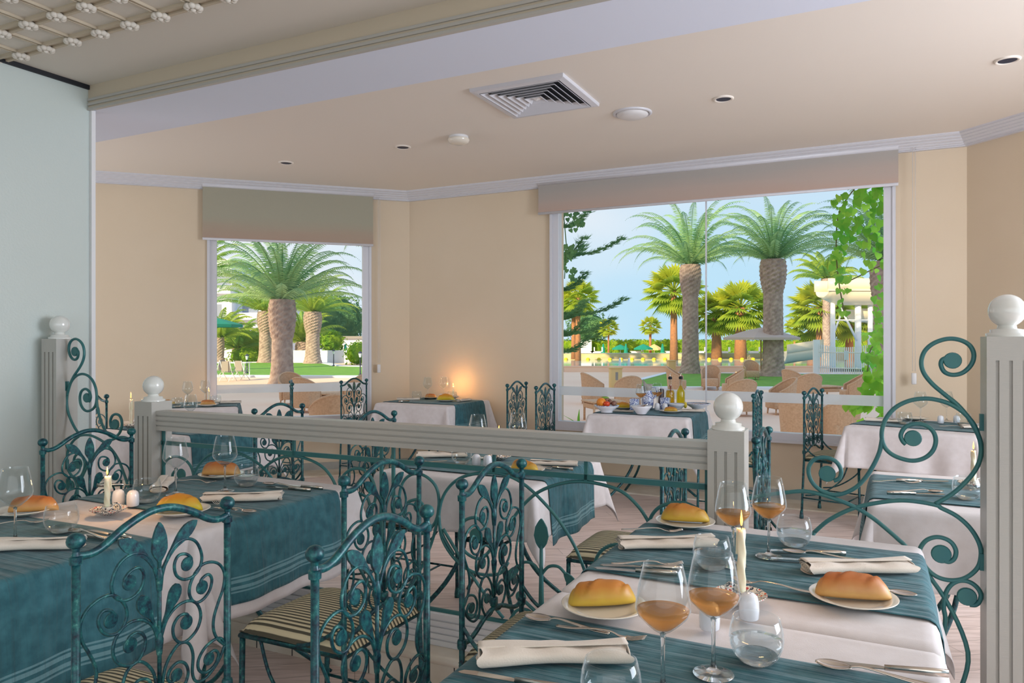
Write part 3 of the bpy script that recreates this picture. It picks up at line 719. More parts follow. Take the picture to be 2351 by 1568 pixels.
# long panel between the short posts
TM = (T_SL+T_SR)/2; HL = (T_SR-T_SL)/2-.06
p = prail(TM); root = thing('iron_railing_panel', 'long low teal iron panel of arches and scrolls under the handrail', 'railing panel', (p.x, p.y, 0), RZ)
MB().box((0, 0, .858), (2*HL, .012, .020)).box((0, 0, .268), (2*HL, .014, .012)).build('horizontal_bar', M['irons'], root)
for t in (-.88, -.50, -.03, .03, .50, .88):
    top = .922; bot = .27 if abs(t) < .1 else .84
    MB().box((t, 0, (top+bot)/2), (.012, .012, top-bot)).build('upright_bar', M['irons'], root)
for t in (-HL+.012, HL-.012): MB().box((t, 0, .595), (.012, .012, .65)).build('upright_bar', M['irons'], root)
for sg in (-1, 1):
    def g(mb_pts, nm='arch_bar', r=.0066):
        mb = MB(); in_panel(mb, [(sg*a, b) for a, b in mb_pts], r, 6); mb.build(nm, M['irons'], root)
    g([(.32, .50), (.265, .58), (.25, .655), (.28, .75), (.36, .818), (.50, .845), (.62, .815), (.74, .72), (.82, .62), (.87, .52), (.895, .42), (.90, .30), (.90, .27)])
    g([(.555, .62), (.60, .70), (.68, .78), (.78, .825), (.88, .84), (1.0, .822), (1.07, .775), (1.118, .71), (1.17, .60), (1.20, .48), (1.21, .36), (1.21, .27)])
    g([(.25, .655), (.265, .56), (.33, .48), (.42, .44), (.52, .45), (.56, .50)], 'scroll')
    g([(.27, .60), (.36, .48), (.46, .36), (.54, .28)], 'arch_bar')
    g([(.56, .62), (.50, .56), (.44, .50), (.37, .52), (.345, .58), (.365, .64), (.42, .66), (.46, .63), (.47, .59)], 'scroll')
    g([(.09, .62), (.06, .70), (.075, .77), (.12, .81), (.18, .81), (.235, .77), (.25, .70), (.23, .62), (.17, .57), (.115, .58), (.09, .63), (.10, .69), (.15, .71)], 'scroll')
    g([(.25, .70), (.235, .60), (.20, .50), (.15, .40), (.08, .30)], 'arch_bar')
    g([(1.325, .56), (1.33, .68), (1.31, .76), (1.24, .795), (1.16, .775), (1.12, .72), (1.13, .65), (1.18, .62), (1.24, .64), (1.26, .70), (1.23, .735)], 'scroll')
    g([(.90, .48), (.93, .58), (1.0, .62), (1.06, .58), (1.07, .51), (1.02, .47), (.97, .49)], 'scroll')
    g([(1.33, .60), (1.31, .45), (1.30, .35), (1.31, .27)], 'arch_bar')
    for (a, b, r) in ((.42, .59, .028), (.155, .68, .026), (1.20, .71, .028), (1.0, .54, .026)):
        mb = MB(); disc(mb, sg*a, b, r, .010); mb.build('scroll_eye', M['irons'], root)
    # flower motif
    mb = MB(); mb.tube([(sg*.70, 0, .27), (sg*.70, 0, .585)], [.013, .007], 8); mb.build('stem', M['irons'], root)
    mb = MB(); leafp(mb, [(sg*.70, .57), (sg*.70, .60), (sg*.70, .64), (sg*.70, .685)], [.006, .022, .030, .024, .002]); mb.build('leaf', M['irons'], root)
    for s2 in (-1, 1):
        mb = MB(); in_panel(mb, [(sg*.70, .47), (sg*(.70+s2*.03), .505), (sg*(.70+s2*.07), .51), (sg*(.70+s2*.10), .485)], .006); leafp(mb, [(sg*(.70+s2*.095), .49), (sg*(.70+s2*.13), .45), (sg*(.70+s2*.15), .42)], [.005, .016, .020, .010, .003]); mb.build('leaf', M['irons'], root)
        mb = MB(); in_panel(mb, [(sg*.70, .31), (sg*(.70+s2*.035), .335), (sg*(.70+s2*.07), .36)], .007); disc(mb, sg*(.70+s2*.085), .375, .022, .008); mb.build('leaf', M['irons'], root)
        mb = MB(); in_panel(mb, [(sg*(.70+s2*.01), .28), (sg*(.70+s2*.05), .325), (sg*(.70+s2*.10), .32), (sg*(.70+s2*.13), .28)], .006); mb.build('arch_bar', M['irons'], root)

# ================================================================ CHAIRS
def scrollwork_right():
    """bars of the chair back's right half in (s, z), s in units of the half width"""
    return [
        [(.03, .828), (.09, .862), (.20, .892), (.37, .900), (.52, .885), (.60, .850), (.57, .822), (.47, .806), (.34, .806), (.23, .822), (.205, .848), (.26, .866), (.37, .864), (.445, .850), (.42, .838)],
        [(.50, .812), (.60, .826), (.74, .826), (.88, .812), (.955, .785), (.935, .752), (.86, .722), (.79, .69), (.78, .66), (.84, .632), (.96, .607)],
        [(.50, .812), (.43, .790), (.42, .765), (.50, .742), (.62, .742), (.72, .758), (.755, .782), (.70, .798), (.60, .792), (.565, .775)],
        [(.02, .69), (.10, .728), (.25, .750), (.42, .751), (.54, .734), (.585, .704), (.53, .676), (.40, .660), (.29, .661), (.20, .680), (.19, .706), (.27, .724), (.38, .722), (.42, .706)],
        [(.04, .585), (.08, .62), (.18, .648), (.29, .660), (.41, .650), (.47, .62), (.46, .58), (.50, .556), (.58, .548), (.70, .552), (.86, .576), (.96, .607)],
        [(.96, .607), (.90, .628), (.78, .632), (.64, .622), (.55, .600), (.56, .576), (.66, .562), (.80, .570), (.86, .590), (.80, .606), (.72, .604)],
        [(.03, .545), (.10, .535), (.22, .535), (.33, .552), (.40, .580), (.36, .606), (.26, .618), (.15, .610), (.11, .592), (.17, .578), (.24, .586)],
        [(-.03, .760), (.03, .745)],
    ]
def build_chair(cushion_mat):
    root = thing('iron_dining_chair', '', 'chair', group='verdigris iron dining chairs with scrolled backs')
    hw = .195
    # scrolled back, one mesh each for the bars of the two halves
    for sg in (-1, 1):
        mb = MB()
        for b in scrollwork_right()[:7]:
            mb.tube(catmull([(sg*s*hw, 0, z) for s, z in b], 5), .0037, 7)
        for s, z, r in ((.385, .840, .0165), (.605, .772, .0165), (.375, .703, .0165), (.71, .592, .0155), (.235, .590, .0150)):
            disc(mb, sg*s*hw, z, r, .006)
        mb.build('scrollwork', M['iron'], root)
    MB().tube([(0, 0, .56), (0, 0, .87)], [.0050, .0046], 7).lathe([(.006, .800), (.0085, .825), (.009, .838), (.005, .852)], 10).lathe([(.006, .655), (.0085, .68), (.009, .69), (.005, .704)], 10).build('centre_stem', M['iron'], root)
    mb = MB(); leafp(mb, [(0, .845), (0, .875), (0, .91), (0, .955)], [.003, .003, .004, .014, .0195, .020, .0175, .011, .001]); mb.build('leaf', M['iron'], root)
    for sg in (-1, 1):
        mb = MB(); leafp(mb, [(sg*.004, .84), (sg*.035, .885), (sg*.068, .915), (sg*.102, .938)], [.003, .003, .0035, .006, .011, .0150, .0155, .011, .001]); mb.build('leaf', M['iron'], root)
        mb = MB(); leafp(mb, [(sg*.003, .70), (sg*.018, .738), (sg*.038, .775), (sg*.048, .802)], [.004, .0035, .0035, .0035, .010, .0155, .0165, .0135, .004]); mb.build('leaf', M['iron'], root)
    # top rail, bottom rail and the strap round the stem
    wave = [(-1, .930), (-.86, .926), (-.70, .934), (-.45, .962), (-.2, .981), (0, .986), (.2, .981), (.45, .962), (.70, .934), (.86, .926), (1, .930)]
    MB().tube(catmull([(s*hw, 0, z) for s, z in wave], 4), .0088, 10).build('top_rail', M['iron'], root)
    wave2 = [(-1, .508), (-.8, .503), (-.6, .512), (-.3, .536), (0, .547), (.3, .536), (.6, .512), (.8, .503), (1, .508)]
    MB().tube(catmull([(s*hw, 0, z) for s, z in wave2], 4), .0072, 8).rbox((0, 0, .566), (.026, .016, .028), .004).build('lower_rail', M['iron'], root)
    for sg in (-1, 1):
        x = sg*hw
        lg = MB().tube([(x, -.02, 0), (x, -.012, .2), (x, 0, .46), (x, 0, .925)], [.0095, .0088, .0085, .0085], 10).build('leg', M['iron'], root)
        MB().lathe([(.0085, .912), (.0122, .913), (.0128, .928), (.0090, .930), (.0068, .938), (.0085, .946)], 16, (x, 0, 0), smooth=False).build('collar', M['iron'], lg); MB().lathe([(.0085, .493), (.0125, .495), (.0138, .50), (.0138, .514), (.0120, .52), (.0085, .522)], 12, (x, 0, 0), smooth=False).build('collar', M['iron'], lg); MB().lathe([(.0095, .06), (.015, .02), (.015, 0), (.001, 0)], 10, (x, -.02, 0)).build('foot', M['iron'], lg)
        mb = MB(); mb.ball((x, 0, .960), .0184, 16, 10, (1, 1, .92)); mb.build('knob', M['iron'], lg)
        x2 = sg*.20
        lg = MB().tube([(x2*1.02, .40, 0), (x2, .40, .2), (x2, .395, .452)], [.0105, .009, .009], 10).build('leg', M['iron'], root)
        MB().lathe([(.0095, .06), (.015, .02), (.015, 0), (.001, 0)], 10, (x2*1.02, .40, 0)).build('foot', M['iron'], lg)
        MB().tube([(x, -.012, .16), (x2, .40, .16)], .0055, 7).build('stretcher', M['iron'], root)
        MB().tube(catmull([(x, 0, .56), (x*1.01, .05, .505), (x*1.03, .12, .468), (x*1.04, .17, .455)], 5), .006, 7).build('side_brace', M['iron'], root)
        MB().tube(catmull([(x, .01, .18), (x, .10, .20), (x2, .20, .26), (x2, .28, .34), (x2, .32, .445)], 5), .0055, 7).build('curved_brace', M['iron'], root)
    MB().tube([(-.20, .30, .16), (.20, .30, .16)], .0055, 7).build('stretcher', M['iron'], root)
    mb = MB()
    mb.tube([(-.195, 0, .447), (-.205, .40, .447), (.205, .40, .447), (.195, 0, .447)], .010, 8, closed=True, flat=.8)
    mb.build('seat_frame', M['iron'], root)
    def cush(a, b):
        A, B = 2*a-1, 2*b-1
        e = (1-abs(A)**6)*(1-abs(B)**6)
        return (A*.202, .20+B*.208, .456+.044*max(0, e)**.5+.006*(1-A*A)*(1-B*B))
    mb = MB(); mb.grid(cush, 22, 22); mb.grid(lambda a, b: ((2*a-1)*.202, .20-(2*b-1)*.208, .455), 2, 2); mb.build('seat_cushion', cushion_mat, root)
    return root
chair = Proto(build_chair(M['stripe']))
AU, AUN = -TH-R(90), -TH+R(90)      # facing along +U, facing along -U
def put_chair(x, y, rz, lb): chair.put((x, y, 0), rz, lb)
put_chair(-.80, 1.68, AUN, 'teal iron chair closest to the camera at lower left, back crossing the corner table')
put_chair(-.29, 1.59, AU, 'teal iron chair in the lower centre, nearest of the three, facing the near right table')
put_chair(-.40, 2.32, AUN, 'teal iron chair with striped cushion fully visible pulled up to the left foreground table')
put_chair(-.055, 2.27, AU, 'teal iron chair turned to the right foreground table, in front of the railing')
put_chair(-1.78, 3.12, AU, 'teal iron chair behind the lit candle on the far left, by the white wall')
put_chair(-1.38, 4.39, AUN, 'teal iron chair behind the railing, its back rising above the handrail near the left window')
put_chair(-.74, 3.93, AU, 'teal iron chair behind the railing at the left side of the middle table')
put_chair(.68, 3.105, AUN, 'teal iron chair behind the railing at the right side of the middle table')
put_chair(1.075, 3.175, AU, 'teal iron chair seen almost edge-on just right of the short right post')
put_chair(-1.55, 7.27, AU, 'teal iron chair whose back stands before the right edge of the left window')
put_chair(.045, 6.74, AUN, 'teal iron chair, left one of the pair between the wall table and the large window')
put_chair(.29, 6.43, AU, 'teal iron chair, right one of the pair, just left of the large window')
put_chair(1.84, 5.55, AUN, 'teal iron chair right of the food table, its narrow back above the short right post')
put_chair(2.36, 5.80, R(-41.5)-R(90), 'teal iron chair before the large window beside the corner table, its back facing us')
put_chair(-2.07, 6.95, R(18.6)+R(90), 'teal iron chair seen edge-on like a dark stick before the left window')
put_chair(-3.09, 5.41, -TH, 'teal iron chair half hidden by the end of the white wall, behind the left scroll')
# ================================================================ TABLES
def drape(a, b, hx, hy, r, ph, fl=.28, fold=.013, corner=1.05, eps=0):
    """a point of a square cloth (a, b from its centre) laid over a table top half sizes hx, hy; returns x, y, dz"""
    ox, oy = max(0, abs(a)-hx), max(0, abs(b)-hy)
    sx, sy = (1 if a >= 0 else -1), (1 if b >= 0 else -1)
    if ox == 0 and oy == 0: return (a, b, 0)
    d = hypot(ox, oy); th = atan2(oy, ox); q = r*pi/2
    if d < q: out = r*sin(d/r); dz = -r*(1-cos(d/r))
    else: out = r; dz = -r-(d-q)
    s2 = sin(2*th)
    hang = max(0, d-q)
    flare = hang*fl*s2**1.3
    dz += (hang-sqrt(max(0, hang*hang-flare*flare)))*1.0
    if s2 > 0: dz *= 1+(corner-1)*s2
    per = (b if oy == 0 else a if ox == 0 else (hy*sx*sy if False else 0))
    w = fold*min(1, hang/.2)*(1 if s2 < .02 else 1-s2)
    out += flare+.06*hang+w*sin(per*17+ph+(0 if ox else 2))*1.0+.5*w*sin(per*31+ph*2)
    out += eps*min(1, hang/.02)
    return (sx*(min(abs(a), hx)+out*cos(th)), sy*(min(abs(b), hy)+out*sin(th)), dz)
def table(cx, cy, rz, desc, hang=.30, ph=0.0, ry=0.0, rw=.56, rhang=.29, hx=.392, hy=.392, ph2=0, runner=True):
    root = thing('dining_table', 'iron-legged table under a white cloth, '+desc, 'table', (cx, cy, 0), rz, 'square cloth-covered dining tables')
    MB().rbox((0, 0, .732), (hx*2, hy*2, .034), .008).build('tabletop', M['greyw'], root)
    for sx in (-1, 1):
        for sy in (-1, 1):
            P = [(sx*.30, sy*.30, .715), (sx*.14, sy*.14, .56), (sx*.10, sy*.10, .40), (sx*.17, sy*.17, .20), (sx*.33, sy*.33, 0)]
            MB().tube(catmull(P, 6), .011, 8, flat=.7).build('leg', M['iron'], root)
    MB().tube([(sx*.10, sy*.10, .40) for sx, sy in ((-1, -1), (1, -1), (1, 1), (-1, 1))], .008, 7, closed=True).build('brace_ring', M['iron'], root)
    L = hx+hang; Ly = hy+hang
    mb = MB()
    nn = 88
    mb.grid(lambda u, v: (lambda q: (q[0], q[1], .7555+q[2]))(drape((2*u-1)*L, (2*v-1)*Ly, hx, hy, .022, ph)), nn, nn)
    c = mb.build('tablecloth', M['cloth'], None, (cx, cy, 0), rz, solid=.0018)
    tag(c, 'white cloth on the '+desc, 'tablecloth', 'white tablecloths')
    if runner:
        RL = hx+rhang; mb = MB(); hw = rw/2; rnd = random.Random(int(ph*10)+3); p1, p2, p3 = [rnd.uniform(0, 6) for _ in range(3)]
        def f(u, v):
            a = (2*u-1)*RL; b = (2*v-1)*hw
            q = drape(a, b+ry, hx, 9, .022, ph, eps=.006)
            top = 1 if abs(a) < hx-.03 else max(0, 1-(abs(a)-hx+.03)/.05)
            wr = (.0022*max(0, sin(b*62+1.6*sin(a*5+p1)+p2))*(.5+.5*sin(a*3.1+p3))+.0016*max(0, sin(b*95+2.2*sin(a*4+p2)+p1)))*top
            edge = .010*sin(a*9+p1)*(2*v-1)*.5 if abs(a) < hx else 0
            return (q[0], q[1]+edge*.6, .7608+q[2]+wr)
        mb.grid(f, 110, 64)
        c = mb.build('table_runner', M['runner'], None, (cx, cy, 0), rz, solid=.0014)
        tag(c, 'creased teal runner across the '+desc, 'table runner', 'teal table runners')
T1 = Vector((.6675, 2.015, 0)); T1b = T1-N*.83; T2 = Vector((-1.19, 2.905, 0)); T2b = T2-N*.81-U*.03
table(T1.x, T1.y, -TH, 'right foreground table touching the railing', ph=.4, ry=.02)
table(T1b.x, T1b.y, -TH, 'table nearest the camera at the bottom right', ph=2.4, ry=-.055)
table(T2.x, T2.y, -TH, 'left foreground table in front of the long handrail', ph=4.1, hang=.33)
table(T2b.x, T2b.y, -TH, 'table cut off by the bottom left corner', ph=5.2, hang=.33, rhang=.34)
table(-.094, 3.622, -TH, 'middle table just behind the railing', hang=.24, ph=1.3)
table(-2.981, 6.894, R(18.6), 'table under the left window', ph=3.3)
table(-2.29, 5.14, -TH, 'table behind the left scroll panel', ph=.9)
table(-.775, 7.316, -TH, 'table against the bare wall between the windows', ph=2.9)
table(1.163, 6.238, -TH, 'table laid with food before the large window', ph=1.9)
table(2.934, 5.296, R(-41.5), 'table turned towards the far right corner', ph=.2)
table(1.866, 2.92, -TH, 'table behind the right scroll panel', ph=4.6)

# ================================================================ TABLEWARE
def wineglass(liq=None, lvl=.142):
    root = thing('wine_glass', '', 'wine glass')
    outer = [(.0055, .1005), (.016, .107), (.030, .119), (.0425, .132), (.0470, .1425), (.0465, .152), (.0435, .172), (.0385, .198), (.0335, .2195)]
    inner = [(.0328, .2200), (.0323, .2190), (.0374, .198), (.0424, .172), (.0454, .152), (.0459, .1425), (.0414, .1327), (.0290, .1200), (.015, .1088), (.005, .1055), (.0001, .105)]
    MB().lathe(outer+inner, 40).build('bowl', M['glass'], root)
    MB().lathe([(.0001, .0), (.036, .0), (.0365, .0012), (.030, .0030), (.012, .007), (.0055, .013), (.0038, .024), (.0034, .06), (.0038, .092), (.0054, .1005), (.0001, .104)], 32).build('stem_and_foot', M['stemglass'], root)
    if liq:
        w = [(.0001, .1058)]
        for r_, z in [(.005, .1063), (.015, .1096), (.0288, .1208), (.0412, .1335), (.0456, .1429)]:
            if z < lvl: w.append((r_-.0003, z))
        rl = .0455-.0003 if lvl >= .1425 else .0288+(lvl-.1208)/(.1335-.1208)*(.0412-.0288)-.0003 if lvl < .1335 else .0412+(lvl-.1335)/(.009)*(.0044)-.0003
        w += [(rl, lvl), (rl*.6, lvl-.0004), (.0001, lvl-.0004)]
        MB().lathe(w, 36).build('wine', liq, root)
    return root
GW = Proto(wineglass(M['wine'], .1415)); GE = Proto(wineglass()); GR = Proto(wineglass(M['rosew'], .1120))  # GR holds no wine, only the coloured reflection
def tumbler(liq=None, lvl=.042):
    root = thing('water_tumbler', '', 'glass')
    outer = [(.0001, 0), (.026, 0), (.030, .002), (.040, .013), (.0475, .030), (.0495, .044), (.0475, .064), (.0425, .0835)]
    inner = [(.0418, .0840), (.0412, .0832), (.0462, .064), (.0482, .044), (.0462, .031), (.0385, .0165), (.026, .0085), (.0001, .0070)]
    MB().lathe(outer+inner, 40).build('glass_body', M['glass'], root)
    MB().lathe([(.0001, .0004), (.0262, .0004), (.0300, .0024), (.0385, .0125), (.0375, .0158), (.026, .0078), (.0001, .0064)], 36).build('thick_base', M['stemglass'], root)
    if liq:
        MB().lathe([(.0001, .0074), (.0257, .0089), (.0382, .0170), (.0459, .0314), (.0477, min(lvl, .044)), (.03, min(lvl, .044)-.0004), (.0001, min(lvl, .044)-.0004)], 36).build('water', liq, root)
    return root
TW = Proto(tumbler(M['water'])); TE = Proto(tumbler())
def plate_(r=.095, m=None):
    root = thing('side_plate', '', 'plate', group='small cream side plates')
    k = r/.095; p = [(.0001, .002), (.048, .002), (.052, .0), (.056, .002), (.074, .009), (.0945, .0165), (.095, .018), (.0935, .0188), (.074, .0122), (.062, .0075), (.054, .0062), (.0001, .0062)]
    MB().lathe([(a*k, z) for a, z in p], 48).build('dish', m or M['plate'], root)
    return root
PL = Proto(plate_())
def loaf(m, seed, L=.078, Wd=.034, Hh=.056):
    rnd = random.Random(seed); mb = MB(); c1, c2 = rnd.uniform(-.25, -.1), rnd.uniform(.3, .5); bend = rnd.uniform(-.12, .12)
    def f(u, v):
        a = pi*(1-u); x = -cos(pi*u)*L
        rr = max(0.0, 1-abs(cos(pi*u))**2.8)**.56*(1-.10*(2*u-1)+.05*sin(9*u+seed))
        ph = 2*pi*v; y = cos(ph)*Wd*rr; z = sin(ph)
        z = (z*.62+.38)*Hh*rr if z > 0 else (z*.38+.38)*Hh*rr
        X = 2*u-1
        if sin(ph) > .1:
            for c in (c1, c2, c1-.42):
                dd = (X-c)-y/Wd*.28; z -= .0058*math.exp(-(dd/.045)**2)*sin(ph); z += .0035*math.exp(-((dd-.10)/.08)**2)*sin(ph)
        return (x, y+bend*x*x/L, z+.001)
    mb.grid(f, 44, 28)
    root = thing('bread_roll', '', 'bread'); mb.build('loaf', m, root); return root
LB = [Proto(loaf(M['bread'], 1)), Proto(loaf(M['bread'], 5)), Proto(loaf(M['breadb'], 7)), Proto(loaf(M['breadt'], 9))]
def bent(mb, pts, ws, th=.0016):
    """thin tapering strip: pts (x, z), half widths in y"""
    P = catmull([(x, 0, z) for x, z in pts], 4); n = len(P); vv = []
    for i, p in enumerate(P):
        x = i/(n-1)*(len(ws)-1); j = min(int(x), len(ws)-2); w = ws[j]+(ws[j+1]-ws[j])*(x-j)
        vv += [(p.x, -w, p.z), (p.x, -w*.5, p.z+th), (p.x, w*.5, p.z+th), (p.x, w, p.z), (p.x, 0, p.z-th*.5)]
    fs = []
    for i in range(n-1):
        for k in range(5): fs.append((i*5+k, i*5+(k+1) % 5, i*5+5+(k+1) % 5, i*5+5+k))
    fs += [(4, 3, 2, 1, 0), tuple((n-1)*5+k for k in range(5))]
    mb.add(vv, fs, True)
def fork():
    root = thing('fork', '', 'fork', group='steel table forks'); mb = MB()
    bent(mb, [(-.095, .003), (-.06, .004), (-.02, .009), (.02, .010), (.04, .004), (.055, .002)], [.0075, .0085, .0060, .0035, .0030, .0055, .0115], .002)
    for y in (-.0096, -.0032, .0032, .0096): mb.tube(catmull([(.052, y*.95, .0025), (.07, y, .003), (.095, y*.95, .010)], 3), [.0016]*6+[.0008], 5)
    mb.build('fork_body', M['cutlery'], root); return root
def spoon():
    root = thing('spoon', '', 'spoon', group='steel table spoons'); mb = MB()
    bent(mb, [(-.095, .003), (-.06, .004), (-.02, .008), (.02, .012), (.04, .008)], [.0075, .0085, .0060, .0035, .0030, .0040], .002)
    def f(u, v):
        x = .036+u*.062; w = sin(pi*min(1, u*.96+.02))**.62*.020; y = (2*v-1)*w
        return (x, y, .0085-.008*(1-(2*v-1)**2)*sin(pi*min(1, u))**.7)
    mb.grid(f, 14, 8); o = mb.build('spoon_body', M['cutlery'], root, solid=.0012); return root
def knife():
    root = thing('table_knife', '', 'knife', group='steel table knives'); mb = MB()
    mb.tube([(-.105, 0, .005), (-.08, 0, .005), (0, 0, .005)], [.0075, .008, .0055], 8, flat=.55).build('handle', M['cutlery'], root)
    mb = MB()
    mb.prism([(0, -.005), (.01, -.008), (.08, -.010), (.10, -.007), (.108, .002), (.10, .007), (0, .006)], .0035, .0050).build('blade', M['cutlery'], root); return root
FK, SP, KN = Proto(fork()), Proto(spoon()), Proto(knife())
def napkin(seed, L=.14, W_=.036, Hh=.026):
    rnd = random.Random(seed); root = thing('folded_napkin', '', 'napkin'); mb = MB(); a1, a2 = rnd.uniform(0, 6), rnd.uniform(0, 6)
    def f(u, v):
        x = (2*u-1)*L; ph = 2*pi*v; ww = W_*(1+.07*sin(5*u+a1)); hh = Hh*(1-.15*sin(3*u+a2))
        c, s = cos(ph), sin(ph); y = ww*(abs(c)**.65)*(1 if c > 0 else -1); z = hh*.5*(1+(abs(s)**.7)*(1 if s > 0 else -1))
        z += .0018*sin(x*70+a1)*max(0, s); x += .006*(2*u-1)*sin(3*ph+a2)*(abs(2*u-1) > .9)
        return (x, y+.006*sin(2*u*pi+a2), z+.001)
    mb.grid(f, 40, 28)
    for e_ in (-1, 1):      # rolled end: spiral of the fabric edge
        P = []
        for k in range(40):
            t = k/39; r_ = (1-.85*t); A = t*5.2*pi
            P.append((e_*L*1.002, W_*.85*r_*cos(A), Hh*.52+Hh*.42*r_*sin(A)))
        mb.tube(P, .0016, 5)
        mb.add([(e_*L*.985, W_*.9*cos(2*pi*k/20), Hh*.52+Hh*.42*sin(2*pi*k/20)) for k in range(20)], [tuple(range(20))])
    mb.build('roll', M['napkin'], root)
    mb = MB()
    def g(u, v):
        x = (2*u-1)*L*1.01; y = -W_*.2+v*W_*1.15; z = Hh*1.01+.004*sin(u*6+a1)*v-.020*max(0, v-.75)*2
        return (x, y, z+.003*(1-v))
    mb.grid(g, 30, 8); mb.build('outer_fold', M['napkin'], root, solid=.0025); return root
NP = [Proto(napkin(1)), Proto(napkin(4)), Proto(napkin(8))]
def shaker():
    root = thing('ceramic_shaker', '', 'shaker', group='small ceramic salt and pepper shakers')
    MB().lathe([(.0001, 0), (.018, 0), (.0205, .003), (.0215, .02), (.0205, .04), (.0175, .050), (.010, .0565), (.0001, .058)], 26).build('pot', M['china'], root)
    mb = MB()
    for k in range(5): mb.ball((.006*cos(k*1.256), .006*sin(k*1.256), .0568), .0012, 6, 4)
    mb.build('pouring_holes', M['dark'], root); return root
SK = Proto(shaker())
def candle(h=.125, twist=True):
    root = thing('lit_candle', '', 'candle'); prof = [(.0001, 0), (.0105, 0)]+[(.0105+.0004*sin(k*1.7), h*k/18) for k in range(1, 18)]+[(.0095, h), (.006, h-.003), (.0001, h-.004)]
    def fn(a, r, z): return (r*(1+.13*sin(3*a+z*120)) if r > .002 and z < h*.97 else r, z)
    mb = MB().lathe(prof, 24, fn=fn); mb.tube(catmull([(.0105, .002, h), (.0125, .003, h*.8), (.012, .003, h*.62)], 3), [.003, .0028, .0025, .0025, .0028, .003, .0038], 6)
    mb.build('wax', M['wax'], root)
    MB().tube([(0, 0, h-.004), (.0005, 0, h+.006), (.0015, 0, h+.010)], .0009, 5).build('wick', M['wick'], root)
    MB().lathe([(.0001, h+.005), (.0022, h+.008), (.0034, h+.014), (.0029, h+.020), (.0014, h+.027), (.0001, h+.034)], 12).build('flame', M['flame'], root)
    return root
CN = Proto(candle())
def candle_dish():
    root = thing('painted_candle_dish', '', 'candle dish')
    MB().lathe([(.0001, .002), (.026, .0), (.030, .003), (.050, .012), (.060, .019), (.0602, .0205), (.058, .0205), (.046, .0135), (.030, .0075), (.0001, .0065)], 40).build('dish', M['redpot'], root)
    MB().lathe([(.014, .006), (.0135, .012), (.0165, .020), (.0165, .026), (.0125, .027), (.0118, .012), (.0001, .012)], 24, (-.004, 0, 0)).build('candle_cup', M['redpot'], root)
    mb = MB(); mb.tube([(.024+.014*cos(k*2*pi/16), 0, .022+.014*sin(k*2*pi/16)) for k in range(16)], .0042, 8, closed=True); mb.build('ring_handle', M['redpot'], root)
    return root
CD_ = Proto(candle_dish())
for pr_, g_ in ((GW, 'glasses of rose wine'), (GE, 'empty wine glasses'), (TW, 'tumblers of water'), (TE, 'empty tumblers'), (NP[0], 'rolled linen napkins'), (NP[1], 'rolled linen napkins'), (NP[2], 'rolled linen napkins'),
                (GR, 'empty wine glasses'), (CD_, 'painted candle dishes'), (CN, 'lit ivory candles'))+tuple((b_, 'bread rolls on side plates') for b_ in LB): pr_.root['group'] = g_
def lamp(x, y, z, e_=1.2):
    o = light('candle_light', 'POINT', (x, y, z), e_, (1, .5, .16)); o.data.shadow_soft_size = .012

def at(px, py): return onz(px, py)
def put(pr, px, py, rz, lb, g=None, z=0, tilt=None, scale=1):
    p = onz(px, py); return pr.put((p.x, p.y, ZT+z), rz, lb, g, scale, tilt)
def lit(x, y, lb, dl, s=1, e_=1.2, rz=.4):
    CD_.put((x, y, ZT), rz, dl, 'painted candle dishes')
    o = CN.put((x-.004*cos(rz), y-.004*sin(rz), ZT+.0125), rz, lb, 'lit ivory candles'); o.scale = (.88, .88, s); lamp(x, y, ZT+.0125+.155*s, e_)

# --- bottom right table
A = 'on the table nearest the camera'
p = Vector((.2585, 1.268, ZT)); GW.put(p, 0, 'wine glass with rose wine, left and nearest of the four on the right tables', 'glasses of rose wine')
GW.put((.3638, 1.337, ZT), 0, 'wine glass with rose wine, second from the left, its foot fully seen at the bottom', 'glasses of rose wine')
TW.put((.458, 1.388, ZT), 0, 'water tumbler right of the nearest wine glasses', 'tumblers of water'); TE.put((.161, 1.205, ZT), 0, 'empty tumbler cut off by the bottom edge beside the rolled napkin', 'empty tumblers')
put(PL, 1387, 1403, 0, 'cream plate with a yellow speckled roll, at the left of the nearest table'); put(LB[0], 1384, 1397, R(8), 'long yellow and brown speckled roll on the left plate of the nearest table', z=.008, scale=1.0)
NP[0].put((.078, 1.395, ZT), R(4), 'cream rolled napkin nearest the camera, beside the cut-off tumbler', 'rolled linen napkins')
FK.put((.18, 1.515, ZT), R(-24), 'steel fork sticking out behind the nearest rolled napkin')
SP.put((.115, 1.555, ZT+.001), R(152), 'steel spoon lying behind the nearest rolled napkin, below the left bread plate')
KN.put((.005, 1.302, ZT), R(160), 'steel knife at the very bottom left of the nearest table')
SP.put((.645, 1.318, ZT+.004), R(152), 'large steel spoon at the bottom right edge of the photo'); KN.put((.68, 1.352, ZT), R(166), 'steel knife under the spoon at the bottom right edge')
SK.put((.412, 1.545, ZT), 0, 'white ceramic shaker behind the stem of the second wine glass'); SK.put((.512, 1.60, ZT), 0, 'white ceramic shaker seen through the near water tumbler')
lit(.525, 1.705, 'twisted ivory candle burning on the right foreground tables', 'painted dish under the right foreground candle', 1.25, .35, 2.2)
